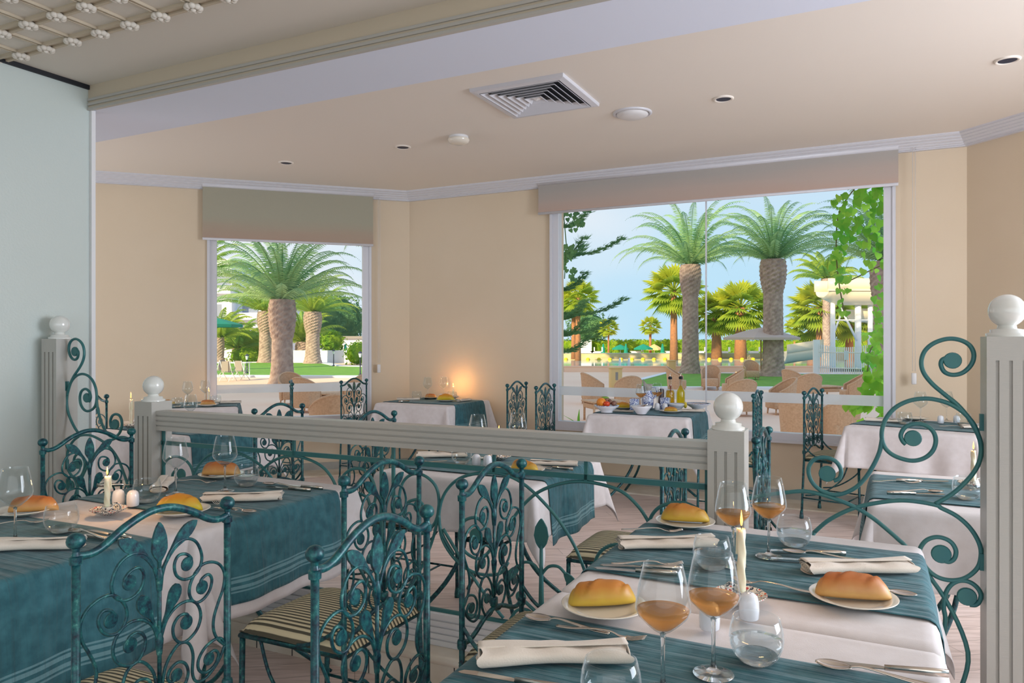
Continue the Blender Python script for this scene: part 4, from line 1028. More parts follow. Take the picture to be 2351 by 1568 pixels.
# --- right table against the railing
GW.put((.5917, 1.982, ZT), 0, 'wine glass with rose wine in front of the short right post', 'glasses of rose wine')
GW.put((.7148, 2.061, ZT), 0, 'wine glass with rose wine, rightmost of the four on the right tables', 'glasses of rose wine')
TW.put((.826, 2.168, ZT), 0, 'water tumbler right of the rightmost wine glass', 'tumblers of water'); TW.put((.528, 1.955, ZT), 0, 'water tumbler seen through the second wine glass', 'tumblers of water')
put(PL, 1573, 1206, 0, 'cream plate with a golden roll at the far left corner of the right table'); put(LB[1], 1573, 1203, R(-14), 'golden roll on the plate in front of the short right post', z=.008)
NP[1].put((.452, 2.155, ZT), R(5), 'cream rolled napkin in front of the far bread plate on the right table', 'rolled linen napkins')
PL.put((.784, 1.702, ZT), 0, 'cream plate with a smooth brown roll at the right of the right table'); LB[2].put((.786, 1.705, ZT+.008), R(-12), 'smooth brown slashed roll on the right plate', None, 1.06)
NP[2].put((.90, 1.928, ZT), R(3), 'cream rolled napkin behind the smooth brown roll', 'rolled linen napkins')
FK.put((.63, 1.80, ZT+.002), R(150), 'steel fork with its tines showing left of the brown roll'); SP.put((.86, 1.775, ZT), R(-28), 'steel spoon handle under the right bread plate')
SP.put((.85, 2.045, ZT+.004), R(155), 'steel spoon on knives behind the right napkin'); KN.put((.83, 2.09, ZT), R(170), 'steel knife furthest behind the right napkin'); KN.put((.80, 2.01, ZT), R(168), 'steel knife just behind the right napkin')
FK.put((.36, 1.975, ZT+.002), R(-3), 'steel fork on the near side of the far napkin, right table'); KN.put((.32, 1.92, ZT), R(166), 'steel knife in front of the far napkin, right table'); KN.put((.34, 1.95, ZT+.001), R(170), 'second steel knife beside it in front of the far napkin, right table')
FK.put((.44, 2.33, ZT), R(-6), 'steel fork behind the far napkin of the right table')

# --- left foreground table
GE.put((-1.486, 2.215, ZT), 0, 'empty wine glass at the left edge of the photo'); GE.put((-1.312, 2.888, ZT), 0, 'empty wine glass left of the other beneath the handrail', 'empty wine glasses')
GR.put((-1.142, 2.946, ZT), 0, 'wine glass in front of the far left roll, reddish reflection in its bowl', 'empty wine glasses')
TE.put((-1.415, 2.325, ZT), 0, 'round empty tumbler on the corner table behind the iron chair knob', 'empty tumblers'); TE.put((-1.356, 2.752, ZT), 0, 'round empty tumbler behind the left lit candle', 'empty tumblers')
TW.put((-1.095, 3.055, ZT), 0, 'water tumbler right of the far left roll', 'tumblers of water')
PL.put((-1.69, 2.56, ZT), 0, 'cream plate with a brown roll at the left edge'); LB[2].put((-1.655, 2.56, ZT+.008), R(14), 'brown roll on the plate at the left edge of the photo', None, 1.0)
PL.put((-1.145, 2.565, ZT), 0, 'cream plate partly behind the top rail of the nearest left chair'); LB[3].put((-1.155, 2.57, ZT+.008), R(12), 'bright yellow roll on the plate behind the nearest left chair', None, 1.0)
PL.put((-1.275, 3.245, ZT), 0, 'cream plate at the far side of the left table'); LB[2].put((-1.275, 3.245, ZT+.008), R(-4), 'smooth brown roll at the far side of the left table', None, 1.1)
NP[0].put((-1.39, 2.135, ZT), R(8), 'cream rolled napkin at the left edge on the corner table', 'rolled linen napkins'); NP[1].put((-1.01, 2.775, ZT), R(7), 'cream rolled napkin on the teal runner right of the yellow roll', 'rolled linen napkins')
NP[2].put((-1.43, 3.03, ZT), R(108), 'cream napkin roll pointing at the camera behind the left tumbler', 'rolled linen napkins', .9)
lit(-1.395, 2.56, 'dripping ivory candle burning on the left foreground table', 'red and black painted dish under the left foreground candle', .95, .9, .3)
SK.put((-1.375, 2.685, ZT), 0, 'white ceramic shaker right behind the left candle'); SK.put((-1.435, 2.70, ZT), 0, 'white ceramic shaker half hidden by the left candle')
SP.put((-.94, 3.02, ZT+.004), R(155), 'steel spoon at the right end of the left table'); KN.put((-.90, 2.98, ZT), R(160), 'steel knife under the spoon at the right end of the left table'); KN.put((-.86, 3.02, ZT), R(158), 'steel knife furthest right on the left table')
SP.put((-1.30, 2.27, ZT+.003), R(150), 'steel spoon behind the left edge napkin'); KN.put((-1.22, 2.235, ZT), R(155), 'steel knife with a warm glint beside the spoon at the corner table'); KN.put((-1.24, 2.28, ZT), R(152), 'second steel knife at the corner table by the spoon')
FK.put((-1.03, 2.66, ZT+.002), R(135), 'steel fork sticking out from behind the yellow roll'); SP.put((-.975, 2.60, ZT+.001), R(-25), 'steel spoon right of the yellow roll')
FK.put((-1.33, 3.12, ZT+.002), R(-18), 'steel fork before the far left roll'); FK.put((-1.62, 2.42, ZT), R(20), 'steel fork under the left edge plate'); KN.put((-1.60, 3.05, ZT), R(5), 'steel knife at the far left end behind the candle')

# --- middle table behind the railing
GE.put((-.175, 3.78, ZT), 0, 'empty wine glass above the handrail, left of the flame', 'empty wine glasses'); GE.put((.03, 3.86, ZT), 0, 'empty wine glass above the handrail, right of the flame', 'empty wine glasses')
lit(-.062, 3.72, 'candle whose flame shows just above the handrail', 'painted dish hidden by the handrail on the middle table', 1.0, .5)
TE.put((-.245, 3.60, ZT), 0, 'tumbler peeping under the handrail on the middle table'); SK.put((-.17, 3.53, ZT), 0, 'left white shaker under the handrail'); SK.put((-.115, 3.50, ZT), 0, 'right white shaker under the handrail')
PL.put((.055, 3.36, ZT), 0, 'cream plate with a yellow roll on the middle table'); LB[1].put((.055, 3.365, ZT+.008), R(-25), 'orange and yellow roll between the chair knobs on the middle table', None, .85)
NP[0].put((-.36, 3.80, ZT), R(6), 'white napkin at the left of the middle table', 'rolled linen napkins', .9); NP[1].put((.20, 3.55, ZT), R(-8), 'white napkin at the right of the middle table', 'rolled linen napkins', .8)
KN.put((-.42, 3.62, ZT), R(20), 'steel knife at the left of the middle table'); FK.put((.12, 3.50, ZT), R(130), 'steel fork behind the roll on the middle table'); KN.put((.19, 3.47, ZT), R(150), 'steel knife right of the roll on the middle table')
# --- table behind the left scroll panel
lit(-2.60, 5.06, 'tall white candle burning left of the short left post', 'blue and white dish below the candle behind the left scroll panel', 1.45, .6)
GE.put((-2.235, 5.15, ZT), 0, 'wine glass standing lowest of the three above the left handrail end', 'empty wine glasses'); TE.put((-2.05, 5.20, ZT), 0, 'tumbler behind the left handrail end')
NP[2].put((-2.62, 5.22, ZT), R(10), 'white napkin behind the tall white candle', 'rolled linen napkins', .85); PL.put((-2.30, 4.92, ZT), 0, 'plate hidden behind the short left post')
# --- table under the left window
GE.put((-2.97, 6.78, ZT), 0, 'left wine glass of the pair before the left window frame', 'empty wine glasses'); GE.put((-2.88, 6.95, ZT), 0, 'right wine glass with orange candle glow before the left window frame', 'empty wine glasses')
lit(-2.905, 7.10, 'candle glowing through the wine glass under the left window', 'small dish under the candle beside the left window', .8, .5)
TE.put((-2.985, 6.60, ZT), 0, 'left tumbler under the left window'); TE.put((-2.76, 6.90, ZT), 0, 'right tumbler under the left window')
PL.put((-2.76, 6.72, ZT), 0, 'plate with a roll under the left window, right one'); LB[2].put((-2.76, 6.72, ZT+.008), R(10), 'brown roll nearest the left window', None, .85)
PL.put((-3.15, 6.80, ZT), 0, 'plate with a roll just above the short left post'); LB[1].put((-3.15, 6.80, ZT+.008), R(0), 'small brown roll just above the short left post ball', None, .7)
NP[0].put((-2.68, 6.98, ZT), R(18), 'grey folded napkin at the window end of the left window table', 'rolled linen napkins', .85)
# --- table between the windows
GE.put((-.855, 7.50, ZT), 0, 'left wine glass on the table between the windows', 'empty wine glasses'); GE.put((-.70, 7.57, ZT), 0, 'right wine glass on the table between the windows', 'empty wine glasses')
TE.put((-.955, 7.42, ZT), 0, 'left tumbler on the table between the windows'); TE.put((-.60, 7.42, ZT), 0, 'right tumbler on the table between the windows')
lit(-.60, 7.58, 'candle lighting the tan wall between the windows', 'small dish under the candle between the windows', .9, 2.0)
PL.put((-.645, 7.22, ZT), 0, 'plate with a yellow roll on the table between the windows'); LB[3].put((-.645, 7.22, ZT+.008), R(0), 'bright yellow roll on the table between the windows', None, 1.1)
PL.put((-.83, 7.55, ZT), 0, 'plate with a brown roll behind the left wine glass between the windows'); LB[2].put((-.83, 7.55, ZT+.008), R(0), 'brown roll behind the left wine glass between the windows', None, .75)
SK.put((-.71, 7.42, ZT), 0, 'left grey shaker on the table between the windows'); SK.put((-.66, 7.43, ZT), 0, 'right grey shaker on the table between the windows')
NP[1].put((-1.03, 7.36, ZT), R(2), 'white napkin at the left of the table between the windows', 'rolled linen napkins', .8); NP[2].put((-.47, 7.25, ZT), R(60), 'grey rolled napkin at the right of the table between the windows', 'rolled linen napkins', .7)
KN.put((-1.0, 7.20, ZT), R(25), 'knife at the left of the table between the windows')
# --- corner table
GE.put((2.99, 5.42, ZT), 0, 'left wine glass inside the upper loop of the right scroll', 'empty wine glasses'); GE.put((3.21, 5.47, ZT), 0, 'right wine glass behind the right scroll bar', 'empty wine glasses')
TE.put((2.80, 5.28, ZT), 0, 'left tumbler on the corner table'); TE.put((3.17, 5.20, ZT), 0, 'right tumbler on the corner table')
PL.put((3.02, 5.55, ZT), 0, 'white plate behind the wine glasses on the corner table'); SK.put((3.08, 5.32, ZT), 0, 'grey shaker between the glasses on the corner table'); SK.put((3.20, 5.33, ZT), 0, 'white shaker right of the glasses on the corner table')
NP[0].put((2.72, 5.42, ZT), R(-30), 'white napkin at the window end of the corner table', 'rolled linen napkins', .85); NP[1].put((3.17, 5.02, ZT), R(-10), 'white napkin at the right of the corner table', 'rolled linen napkins', .8)
FK.put((3.05, 5.10, ZT), R(-20), 'fork on the corner table')
# --- table behind the right scroll panel
lit(1.885, 3.02, 'tall candle burning beside the tall right post', 'dish under the candle beside the tall right post', 1.1, .5)
TW.put((1.72, 2.80, ZT), 0, 'water tumbler beside the tall right post')
FK.put((1.62, 3.12, ZT), R(-10), 'steel fork on the table behind the right scroll panel'); KN.put((1.74, 3.14, ZT), R(-6), 'steel knife end beside the fork behind the right scroll panel')
KN.put((1.57, 2.88, ZT), R(-8), 'steel knife on the near side behind the right scroll panel'); SP.put((1.60, 2.92, ZT), R(-4), 'steel spoon beside it behind the right scroll panel')

# --- food table before the large window
def lathe_thing(name, label, cat, prof, m, loc, n=36, part='body', group=None, fn=None):
    root = thing(name, label, cat, loc, 0, group); MB().lathe(prof, n, fn=fn).build(part, m, root); return root
GW.put((1.105, 6.34, ZT), 0, 'left glass of rose wine on the food table', 'glasses of rose wine'); GW.put((1.267, 6.46, ZT), 0, 'right glass of rose wine on the food table', 'glasses of rose wine')
bowlp = lambda r, h: [(.0001, .004), (r*.42, .0), (r*.46, .004), (r*.62, h*.35), (r*.86, h*.72), (r, h), (r*.985, h+.003), (r*.83, h*.78), (r*.55, h*.42), (.0001, h*.30)]
b1 = lathe_thing('fruit_bowl', 'blue-rimmed footed bowl piled with fruit and figs, leftmost on the food table', 'bowl', [(.0001, .0), (.05, .0), (.048, .012), (.07, .028), (.10, .052), (.102, .056), (.095, .056), (.06, .034), (.0001, .026)], M['china'], (.783, 6.12, ZT))
MB().lathe([(.090, .0572), (.1025, .0572), (.1025, .060), (.090, .060)], 36).build('painted_rim', M['bluepot'], b1)
def fruit(name, label, loc, r, m, sc=(1, 1, 1), grp=None):
    mb = MB().ball((0, 0, 0), r, 16, 10, sc); o = mb.build(name, m, None, loc); tag(o, label, name.replace('_', ' '), grp); return o
mo = mat('orange_skin', srgb(230, 140, 40), .4, bump=(90, .2)); mt = mat('tomato_skin', srgb(214, 70, 30), .2); mf = mat('fig_skin', srgb(92, 56, 48), .6, noise=(30, srgb(150, 110, 90), .5)); ml = mat('lemon_skin', srgb(222, 200, 60), .4); mg = mat('green_leaf_food', srgb(110, 150, 50), .5)
bx, by = .783, 6.12
fruit('orange', 'orange half showing at the left of the fruit bowl', (bx-.045, by, ZT+.082), .040, mo)
fruit('tomato', 'red tomato at the front of the fruit bowl', (bx-.005, by-.035, ZT+.073), .028, mt, (1, 1, .85))
for k, (dx, dy, dz) in enumerate(((.03, .0, .085), (.055, -.02, .075), (.02, .03, .095), (.0, .02, .10), (.062, .012, .078))):
    fruit('fig', 'dark brown fig in the fruit bowl, '+('in the middle of the heap', 'front one near the rim', 'at the back', 'topmost of the heap', 'rightmost of the heap')[k], (bx+dx, by+dy, ZT+dz), .021, mf, (1, 1, .9), 'figs in the fruit bowl')
fruit('lime_wedge', 'green lime wedge on top of the fruit bowl', (bx-.012, by+.02, ZT+.118), .022, mg, (1.5, .5, .6))
b2 = lathe_thing('salad_bowl', 'plain white round salad bowl at the front centre of the food table', 'bowl', bowlp(.087, .066), M['china'], (1.046, 5.985, ZT))
MB().lathe([(.0001, .058), (.03, .06), (.068, .052), (.05, .04), (.0001, .036)], 30, fn=lambda a, r, z: (r, z+.004*sin(5*a+r*200))).build('salad', mat('salad_mix', srgb(120, 84, 60), .5, noise=(60, srgb(190, 120, 60), .4)), b2)
MB().tube([(.0, 0, .062), (.05, -.02, .082)], .005, 7, flat=.4).build('serving_spoon', M['cutlery'], b2)
PL.put((1.31, 6.11, ZT), 0, 'white plate with a pale roll at the front right of the food table'); LB[0].put((1.31, 6.11, ZT+.008), R(-20), 'pale golden roll at the front right of the food table', None, .72)
lathe_thing('dip_bowl', 'white bowl with dark dip, right of the shakers on the food table', 'bowl', bowlp(.075, .052), M['china'], (1.41, 6.335, ZT))
fruit('lemon_wedge', 'lemon wedge standing at the edge of the dip bowl', (1.475, 6.30, ZT+.045), .028, ml, (.5, 1, 1))
b4 = lathe_thing('shallow_dish', 'wide shallow blue-rimmed dish of food at the right of the food table', 'bowl', [(.0001, 0), (.045, 0), (.05, .012), (.108, .048), (.109, .051), (.10, .049), (.05, .022), (.0001, .018)], M['china'], (1.60, 6.38, ZT))
MB().lathe([(.0001, .044), (.05, .045), (.078, .040), (.05, .03), (.0001, .03)], 28, fn=lambda a, r, z: (r, z+.003*sin(7*a+r*300))).build('food', mat('stew', srgb(150, 96, 64), .5, noise=(50, srgb(210, 180, 150), .5)), b4)
MB().lathe([(.098, .050), (.1095, .0515), (.1095, .054), (.098, .0525)], 36).build('painted_rim', M['bluepot'], b4)
def sqcup(label, x, y, rz):
    root = thing('square_cup', label, 'cup', (x, y, ZT), rz, 'square blue and white cups')
    mb = MB(); mb.rbox((0, 0, .004), (.072, .072, .008), .003)
    for a in range(4):
        mb.rbox((.034*cos(a*pi/2), .034*sin(a*pi/2), .05), (.004, .072, .10), .0018, a*pi/2)
    mb.build('cup_body', M['bluepot'], root)
sqcup('square blue and white cup at the left, behind the salad bowl', 1.04, 6.28, R(-20)); sqcup('square blue and white cup in front of the oil bottles', 1.325, 6.40, R(-28))
jug = thing('painted_jug', 'blue and white painted jug with a grey spout on the food table', 'jug', (1.18, 6.44, ZT))
MB().lathe([(.0001, 0), (.042, 0), (.050, .03), (.052, .07), (.046, .11), (.036, .14), (.034, .16)], 32).build('body', M['bluepot'], jug)
def spf(a, r, z): return (r, z+.045*max(0, cos(a-pi))**2 if z > .2 else z)
MB().lathe([(.034, .16), (.036, .18), (.043, .215), (.040, .214), (.033, .18), (.030, .16)], 32, fn=spf).build('neck', M['marbleg'], jug)
MB().tube(catmull([(.035, 0, .19), (.07, 0, .18), (.078, 0, .13), (.05, 0, .09)], 6), .006, 8).build('handle', M['bluepot'], jug)
def bottle(label, x, y, oil, lvl, chil=False):
    root = thing('oil_bottle', label, 'bottle', (x, y, ZT), 0, 'olive oil bottles on the food table')
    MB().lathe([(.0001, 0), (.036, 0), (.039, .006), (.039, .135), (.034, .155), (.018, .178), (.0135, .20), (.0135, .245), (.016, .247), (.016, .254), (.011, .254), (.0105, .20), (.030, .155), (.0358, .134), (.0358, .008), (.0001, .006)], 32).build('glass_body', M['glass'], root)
    MB().lathe([(.0001, .0065), (.0352, .0085), (.0352, .134), (.0295, .154)]+([(.0165, .176), (.0102, .2)] if lvl > .17 else [])+[(.0100 if lvl > .17 else .02, lvl), (.0001, lvl)], 28).build('oil', oil, root)
    MB().lathe([(.0001, .250), (.0155, .252), (.018, .258), (.018, .268), (.012, .276), (.0001, .278)], 20).build('stopper', M['dark'], root)
    MB().tube(catmull([(0, 0, .275), (-.002, 0, .290), (.008, 0, .306)], 4), .0032, 7).build('pourer', M['cutlery'], root)
    if chil:
        for k in range(3): MB().tube(catmull([(.008*cos(k*2.1), .008*sin(k*2.1), .20), (.004, .006*(k-1), .16), (.012*cos(k), .012*sin(k), .12)], 4), [.003]*6+[.0015]*3, 6).build('chilli', M['chilli'], root)
bottle('clear bottle of yellow oil with red chillies, left of the two', 1.395, 6.53, M['oil2'], .15, True); bottle('clear bottle full of yellow olive oil, right of the two', 1.495, 6.56, M['oil'], .195)
lathe_thing('pepper_mill', 'dark cylindrical pepper mill beside the chilli oil bottle', 'pepper mill', [(.0001, 0), (.028, 0), (.028, .06), (.024, .09), (.026, .15), (.022, .165), (.0001, .168)], mat('dark_wood', srgb(70, 56, 60), .4), (1.322, 6.56, ZT))
SK.put((1.235, 6.30, ZT), 0, 'left grey stone shaker on the food table', None, 1.1); SK.put((1.20+.095, 6.27, ZT), 0, 'right grey stone shaker on the food table', None, 1.1)
PL.put((.97, 6.42, ZT), 0, 'plate with a yellow roll behind the left square cup'); LB[3].put((.965, 6.42, ZT+.008), R(-10), 'yellow roll behind the left square cup', None, .9)
NP[1].put((1.49, 6.17, ZT), R(-6), 'white napkin at the right front of the food table', 'rolled linen napkins', .8); NP[2].put((.925, 6.16, ZT), R(-20), 'blue-shaded napkin between the fruit bowl and the salad bowl', 'rolled linen napkins', .6)
# ================================================================ OUTSIDE
ZG = -.55
M['pave'] = mat('terrace_paving', srgb(252, 222, 196), .8, noise=(.35, srgb(246, 208, 182), .4))
M['lawn'] = mat('lawn_grass', srgb(128, 176, 64), .9, noise=(2.5, srgb(96, 150, 52), .3), bump=(40, .6))
M['kerb'] = mat('white_kerb', srgb(236, 238, 244), .7)
M['sea'] = mat('sea_water', srgb(70, 130, 180), .15, bump=(.4, .1))
M['pool'] = mat('pool_water', srgb(150, 196, 214), .06, bump=(1.5, .12))
M['sand'] = mat('sandstone_wall', srgb(222, 190, 130), .9, noise=(1.2, srgb(236, 214, 170), .3))
M['bldg'] = mat('white_render', srgb(226, 232, 242), .85)
M['bshade'] = mat('grey_blue_window', srgb(140, 150, 170), .4)
M['ochre'] = mat('ochre_box', srgb(224, 196, 136), .8)
M['trunk'] = mat('palm_trunk', srgb(200, 178, 164), .95, noise=(5, srgb(140, 118, 110), .3), bump=(9, 1.0))
M['trunko'] = mat('orange_palm_trunk', srgb(196, 132, 84), .9, noise=(6, srgb(160, 110, 80), .3), bump=(20, .6))
M['wick2'] = mat('wicker', srgb(224, 186, 150), .8, noise=(30, srgb(196, 156, 122), .3), bump=(90, .9))
M['alu'] = mat('white_aluminium', srgb(244, 246, 248), .35)
M['mesh'] = mat('grey_sling', srgb(150, 146, 140), .8)
M['greenum'] = mat('green_canvas', srgb(20, 140, 118), .85); M['beige'] = mat('beige_canvas', srgb(206, 186, 176), .85)
M['lampb'] = mat('black_iron', srgb(50, 58, 76), .5)
M['slide'] = mat('cream_fibreglass', srgb(240, 226, 196), .35)
M['soil'] = mat('planting_soil', srgb(160, 120, 100), .95)
fr1 = leafmat('date_frond', srgb(136, 184, 138), srgb(184, 214, 150), .8, .45)
fr2 = leafmat('sunny_date_frond', srgb(186, 204, 84), srgb(128, 176, 92), .5, .45)  # sunlit copy of the frond, yellow sunlight put into its colour
fn1 = leafmat('fan_palm_leaf', srgb(214, 216, 74), srgb(150, 180, 70), .7, .45)
fol = leafmat('dark_foliage', srgb(84, 132, 94), srgb(118, 160, 104), 1.2)
fol2 = leafmat('bright_foliage', srgb(110, 160, 50), srgb(160, 190, 60), 1.5)
vin = leafmat('vine_leaf', srgb(104, 190, 70), srgb(176, 230, 90), 3, .55)

# ground
def gp(pts, z):          # photo points lying on the ground at height z
    return [tuple(onz(px, py, z))[:2] for px, py in pts]
struct('ground_terrace', MB().prism([(-90, 4.5), (60, 4.5), (60, 110), (-90, 110)], ZG-.6, ZG), M['pave'])
struct('ground_sea', MB().prism([(-1500, 111), (1500, 111), (1500, 2600), (-1500, 2600)], -1.4, -1.3), M['sea'])
struct('lawn_front', MB().prism(gp([(1450, 893), (1453, 878), (1532, 858), (2060, 862), (2120, 893)], ZG), ZG, ZG+.04), M['lawn'])
struct('lawn_side', MB().prism(gp([(300, 862), (300, 834), (600, 834), (735, 834), (770, 842), (900, 845), (900, 865)], ZG), ZG, ZG+.04), M['lawn'])
def kerb(pts, w=.35, h=.06):
    P = [onz(px, py, ZG) for px, py in pts]; mb = MB()
    for a, b in zip(P, P[1:]):
        c = (a+b)/2; mb.box((c.x, c.y, ZG+h/2), ((b-a).length+w*.6, w, h), rz=atan2(b.y-a.y, b.x-a.x))
    struct('kerb', mb, M['kerb'])
kerb([(1448, 893), (2130, 894)], .5, .09); kerb([(1450, 893), (1452, 878), (1532, 857), (2060, 861)], .35); kerb([(300, 864), (900, 867)], .7, .09); kerb([(300, 832), (735, 832), (775, 841), (900, 844)], .8)
p0 = atY(1295, 842, 43.5); p1 = atY(1905, 842, 43.5)
struct('pool_wall', MB().box(((p0.x+p1.x)/2, 43.7, (ZG-.24)/2), (p1.x-p0.x, .4, ZG*-1-.24)).box(((p0.x+p1.x)/2, 43.7, -.22), (p1.x-p0.x+.1, .5, .04)), M['pave'])
struct('pool_water', MB().box(((p0.x+p1.x)/2+2, 54.8, -.33), (p1.x-p0.x+10, 22.2, .04)), M['pool'])
struct('garden_wall', MB().box((14, 66.3, -.2), (46, .5, .66)), M['sand'])
struct('garden_wall_cap', MB().box((14, 66.0, .14), (46, .06, .03)), M['kerb'])
root = thing('pool_float_line', 'yellow floats strung across the pool', 'float line', (4, 60.5, -.30))
MB().tube([(0, 0, .02), (20, 0, .02)], .02, 5).build('rope', M['ochre'], root); mf_ = mat('yellow_float', srgb(250, 214, 30), .4); f0 = None
for k in range(22):
    if f0 is None: f0 = MB().ball((0, 0, 0), .17, 10, 6, (1, 1, .8)).build('float', mf_, root); o = f0
    else: o = f0.copy(); COL.objects.link(o); o.parent = root
    o.location = (.4+k*.9, 0, .04)
for k, px in enumerate((1425, 1446)):
    q = atY(px, 835, 44.4); tag(MB().tube(catmull([(-.0, 0, -.3), (0, 0, .15), (0, .25, .38), (0, .55, .2), (0, .6, -.4)], 5), .035, 7).build('pool_handrail', M['alu'], None, (q.x, q.y, -.15)), ('left' if k == 0 else 'right')+' curved steel pool handrail at the near pool edge', 'pool handrail', 'pool handrails')

# ---- date palms
def crown_mesh(n=46, L=3.3, seed=1, up=1.25, droop=1.0, lf=.42, segs=26):
    rnd = random.Random(seed); mb = MB()
    for i in range(n):
        az = i*2.39996+rnd.uniform(-.15, .15); el0 = up-(i/n)*1.15+rnd.uniform(-.1, .1); l = L*(.82+.25*rnd.random())
        p = Vector((0, 0, 0)); el = el0; step = l/segs; pts = []
        for k in range(segs+1):
            pts.append((p.copy(), el)); p = p+Vector((cos(az)*cos(el), sin(az)*cos(el), sin(el)))*step; el -= (3.4*droop/segs)*(k/segs)**1.5*(1.15 if el0 > .4 else .8)+.12/segs
        mb.tube([q[0] for q in pts[::3]], [.035*(1-k/(len(pts[::3]))*.85) for k in range(len(pts[::3]))], 4, cap=False)
        side = Vector((-sin(az), cos(az), 0))
        for k in range(3, segs+1):
            q, e1 = pts[k]; t = Vector((cos(az)*cos(e1), sin(az)*cos(e1), sin(e1))); up_ = side.cross(t); f = k/segs
            ll = lf*(sin(pi*min(1, f*.9+.14))**.6)*(1-.3*f)
            for sg in (-1, 1):
                for h_ in (0, .5):
                    q2 = q+t*step*h_
                    d = (side*sg*.85+t*.55+up_*(.22)+Vector((0, 0, -.25+rnd.uniform(-.15, .1)))).normalized(); w = t*.020
                    mb.add([q2-w, q2+w, q2+d*ll*.6+w*.8+Vector((0, 0, -.01)), q2+d*ll+Vector((0, 0, -.05))], [(0, 1, 2), (0, 2, 3)])
    return mb
def trunk_mesh(h, r, bulge=1.25, seed=0):
    mb = MB(); prof = []; n = int(h/.11)
    for k in range(n+1):
        z = h*k/n; f = z/h
        rr = r*(1+.42*math.exp(-z/.35))*(1-.12*f); top = max(0, (z-(h-1.7))/1.7)
        if top > 0: rr = r*(.9+(bulge-.9)*sin(min(1, top*1.15)*pi*.62)**.8*(1 if top < .8 else 1-(top-.8)*1.6))
        prof.append((rr, z))
    prof.append((.01, h+.05))
    def fn(a, q, z):
        k = round(z*n/h); return (q*(1+(.07 if z > h-1.7 else .028)*sin(8*a+(k % 2)*pi)), z)
    mb.lathe(prof, 36, fn=fn, smooth=False); return mb
PC = [crown_mesh(seed=1, L=4.7, up=1.42, n=50, droop=1.12), crown_mesh(seed=2, L=4.8, n=54, up=1.42, droop=1.12), crown_mesh(n=30, L=1.9, seed=3, up=1.4, lf=.3, segs=18)]
PCM = {}
def palm(label, px, Y, ytop, r, crown, frm, size=1.0, base=None, bulge=1.25, grp='tall date palms in the garden'):
    p = atY(px, ytop, Y); h = p.z-ZG
    root = thing('date_palm', label, 'palm tree', (p.x, p.y, ZG), random.Random(px).uniform(0, 6), grp)
    trunk_mesh(h, r, bulge).build('trunk', M['trunk'], root)
    key = (crown, frm.name)
    if key not in PCM: o = PC[crown].build('crown', frm, root); PCM[key] = o
    else: o = PCM[key].copy(); COL.objects.link(o); o.parent = root
    o.location = (0, 0, h-.05); o.scale = (size,)*3
palm('tall date palm, left one of the two in the large window', 1585, 41, 608, .46, 0, fr1, 1.05)
palm('tall date palm, right one of the two in the large window', 1775, 38, 596, .52, 1, fr1, .92)
palm('thick date palm filling the middle of the left window', 648, 30.8, 688, .44, 1, fr1, .92)
palm('date palm behind the thick one, to its left, before the white building', 609, 60, 715, .50, 0, fr2, 1.15)
palm('sunlit date palm right of the thick one in the left window', 718, 58, 716, .56, 1, fr2, 1.0)
palm('date palm whose trunk shows at the right edge of the large window', 2030, 30, 600, .42, 0, fr1, .9)
palm('date palm mostly hidden by the wall right of the left window', 893, 30, 580, .42, 0, fr1, 1.0)
palm('date palm with drooping fronds at the left edge of the left window', 440, 44, 640, .45, 1, fr2, 1.0)
palm('slender yellow date palm behind the water slide', 1897, 58, 640, .30, 2, fr2, 1.7)
G2 = 'low young date palms by the white building'
palm('low young date palm below the green parasol', 546, 64, 800, .34, 2, fr2, 2.0, bulge=1.5, grp=G2); palm('small young date palm right of the low one', 586, 66, 806, .30, 2, fr2, 1.6, bulge=1.5, grp=G2)
palm('young date palm with a thin grey trunk at the left edge of the left window', 504, 60, 775, .34, 2, fr2, 1.8, bulge=1.1, grp=G2); palm('sunlit young date palm between the two big trunks of the left window', 695, 66, 785, .5, 2, fr2, 2.2, bulge=1.3, grp=G2)
# ---- fan palms
def fan_mesh(n=34, R_=1.0, seed=5):
    rnd = random.Random(seed); mb = MB()
    for i in range(n):
        az = i*2.4+rnd.uniform(-.2, .2); el = 1.35-(i/n)*2.3; d = Vector((cos(az)*cos(el), sin(az)*cos(el), sin(el)))
        q = d*R_*.55; mb.tube([(0, 0, 0), tuple(q)], .015, 4, cap=False)
        side = Vector((-sin(az), cos(az), 0)); up_ = side.cross(d)
        for k in range(-7, 8):
            a = k*.19; dd = (d*cos(a)+side*sin(a)+Vector((0, 0, -.18*abs(a)-.12))).normalized(); l = R_*.62*(1-.25*abs(a)/1.4); w = (side*cos(a)-d*sin(a))*.045*R_
            mid = q+dd*l*.55
            mb.add([q, mid-w, q+dd*l+Vector((0, 0, -.10*R_)), mid+w+up_*.03], [(0, 1, 2), (0, 2, 3)])
    return mb
FMm = [fan_mesh(34, 1.0, 5), fan_mesh(46, 1.0, 8)]; FO = {}
def fanpalm(label, px, Y, yc, rad, tr, k=0, base=ZG):
    p = atY(px, yc, Y); root = thing('fan_palm', label, 'palm tree', (p.x, p.y, base), 0, 'fan palms by the beach'); h = p.z-base
    MB().tube([(0, 0, 0), (0, 0, h*.5), (0, 0, h)], [tr*1.25, tr, tr*.9], 12).build('trunk', M['trunko'], root)
    if k not in FO: o = FMm[k].build('crown', fn1, root); FO[k] = o
    else: o = FO[k].copy(); COL.objects.link(o); o.parent = root
    o.location = (0, 0, h); o.scale = (rad, rad, rad*.9)
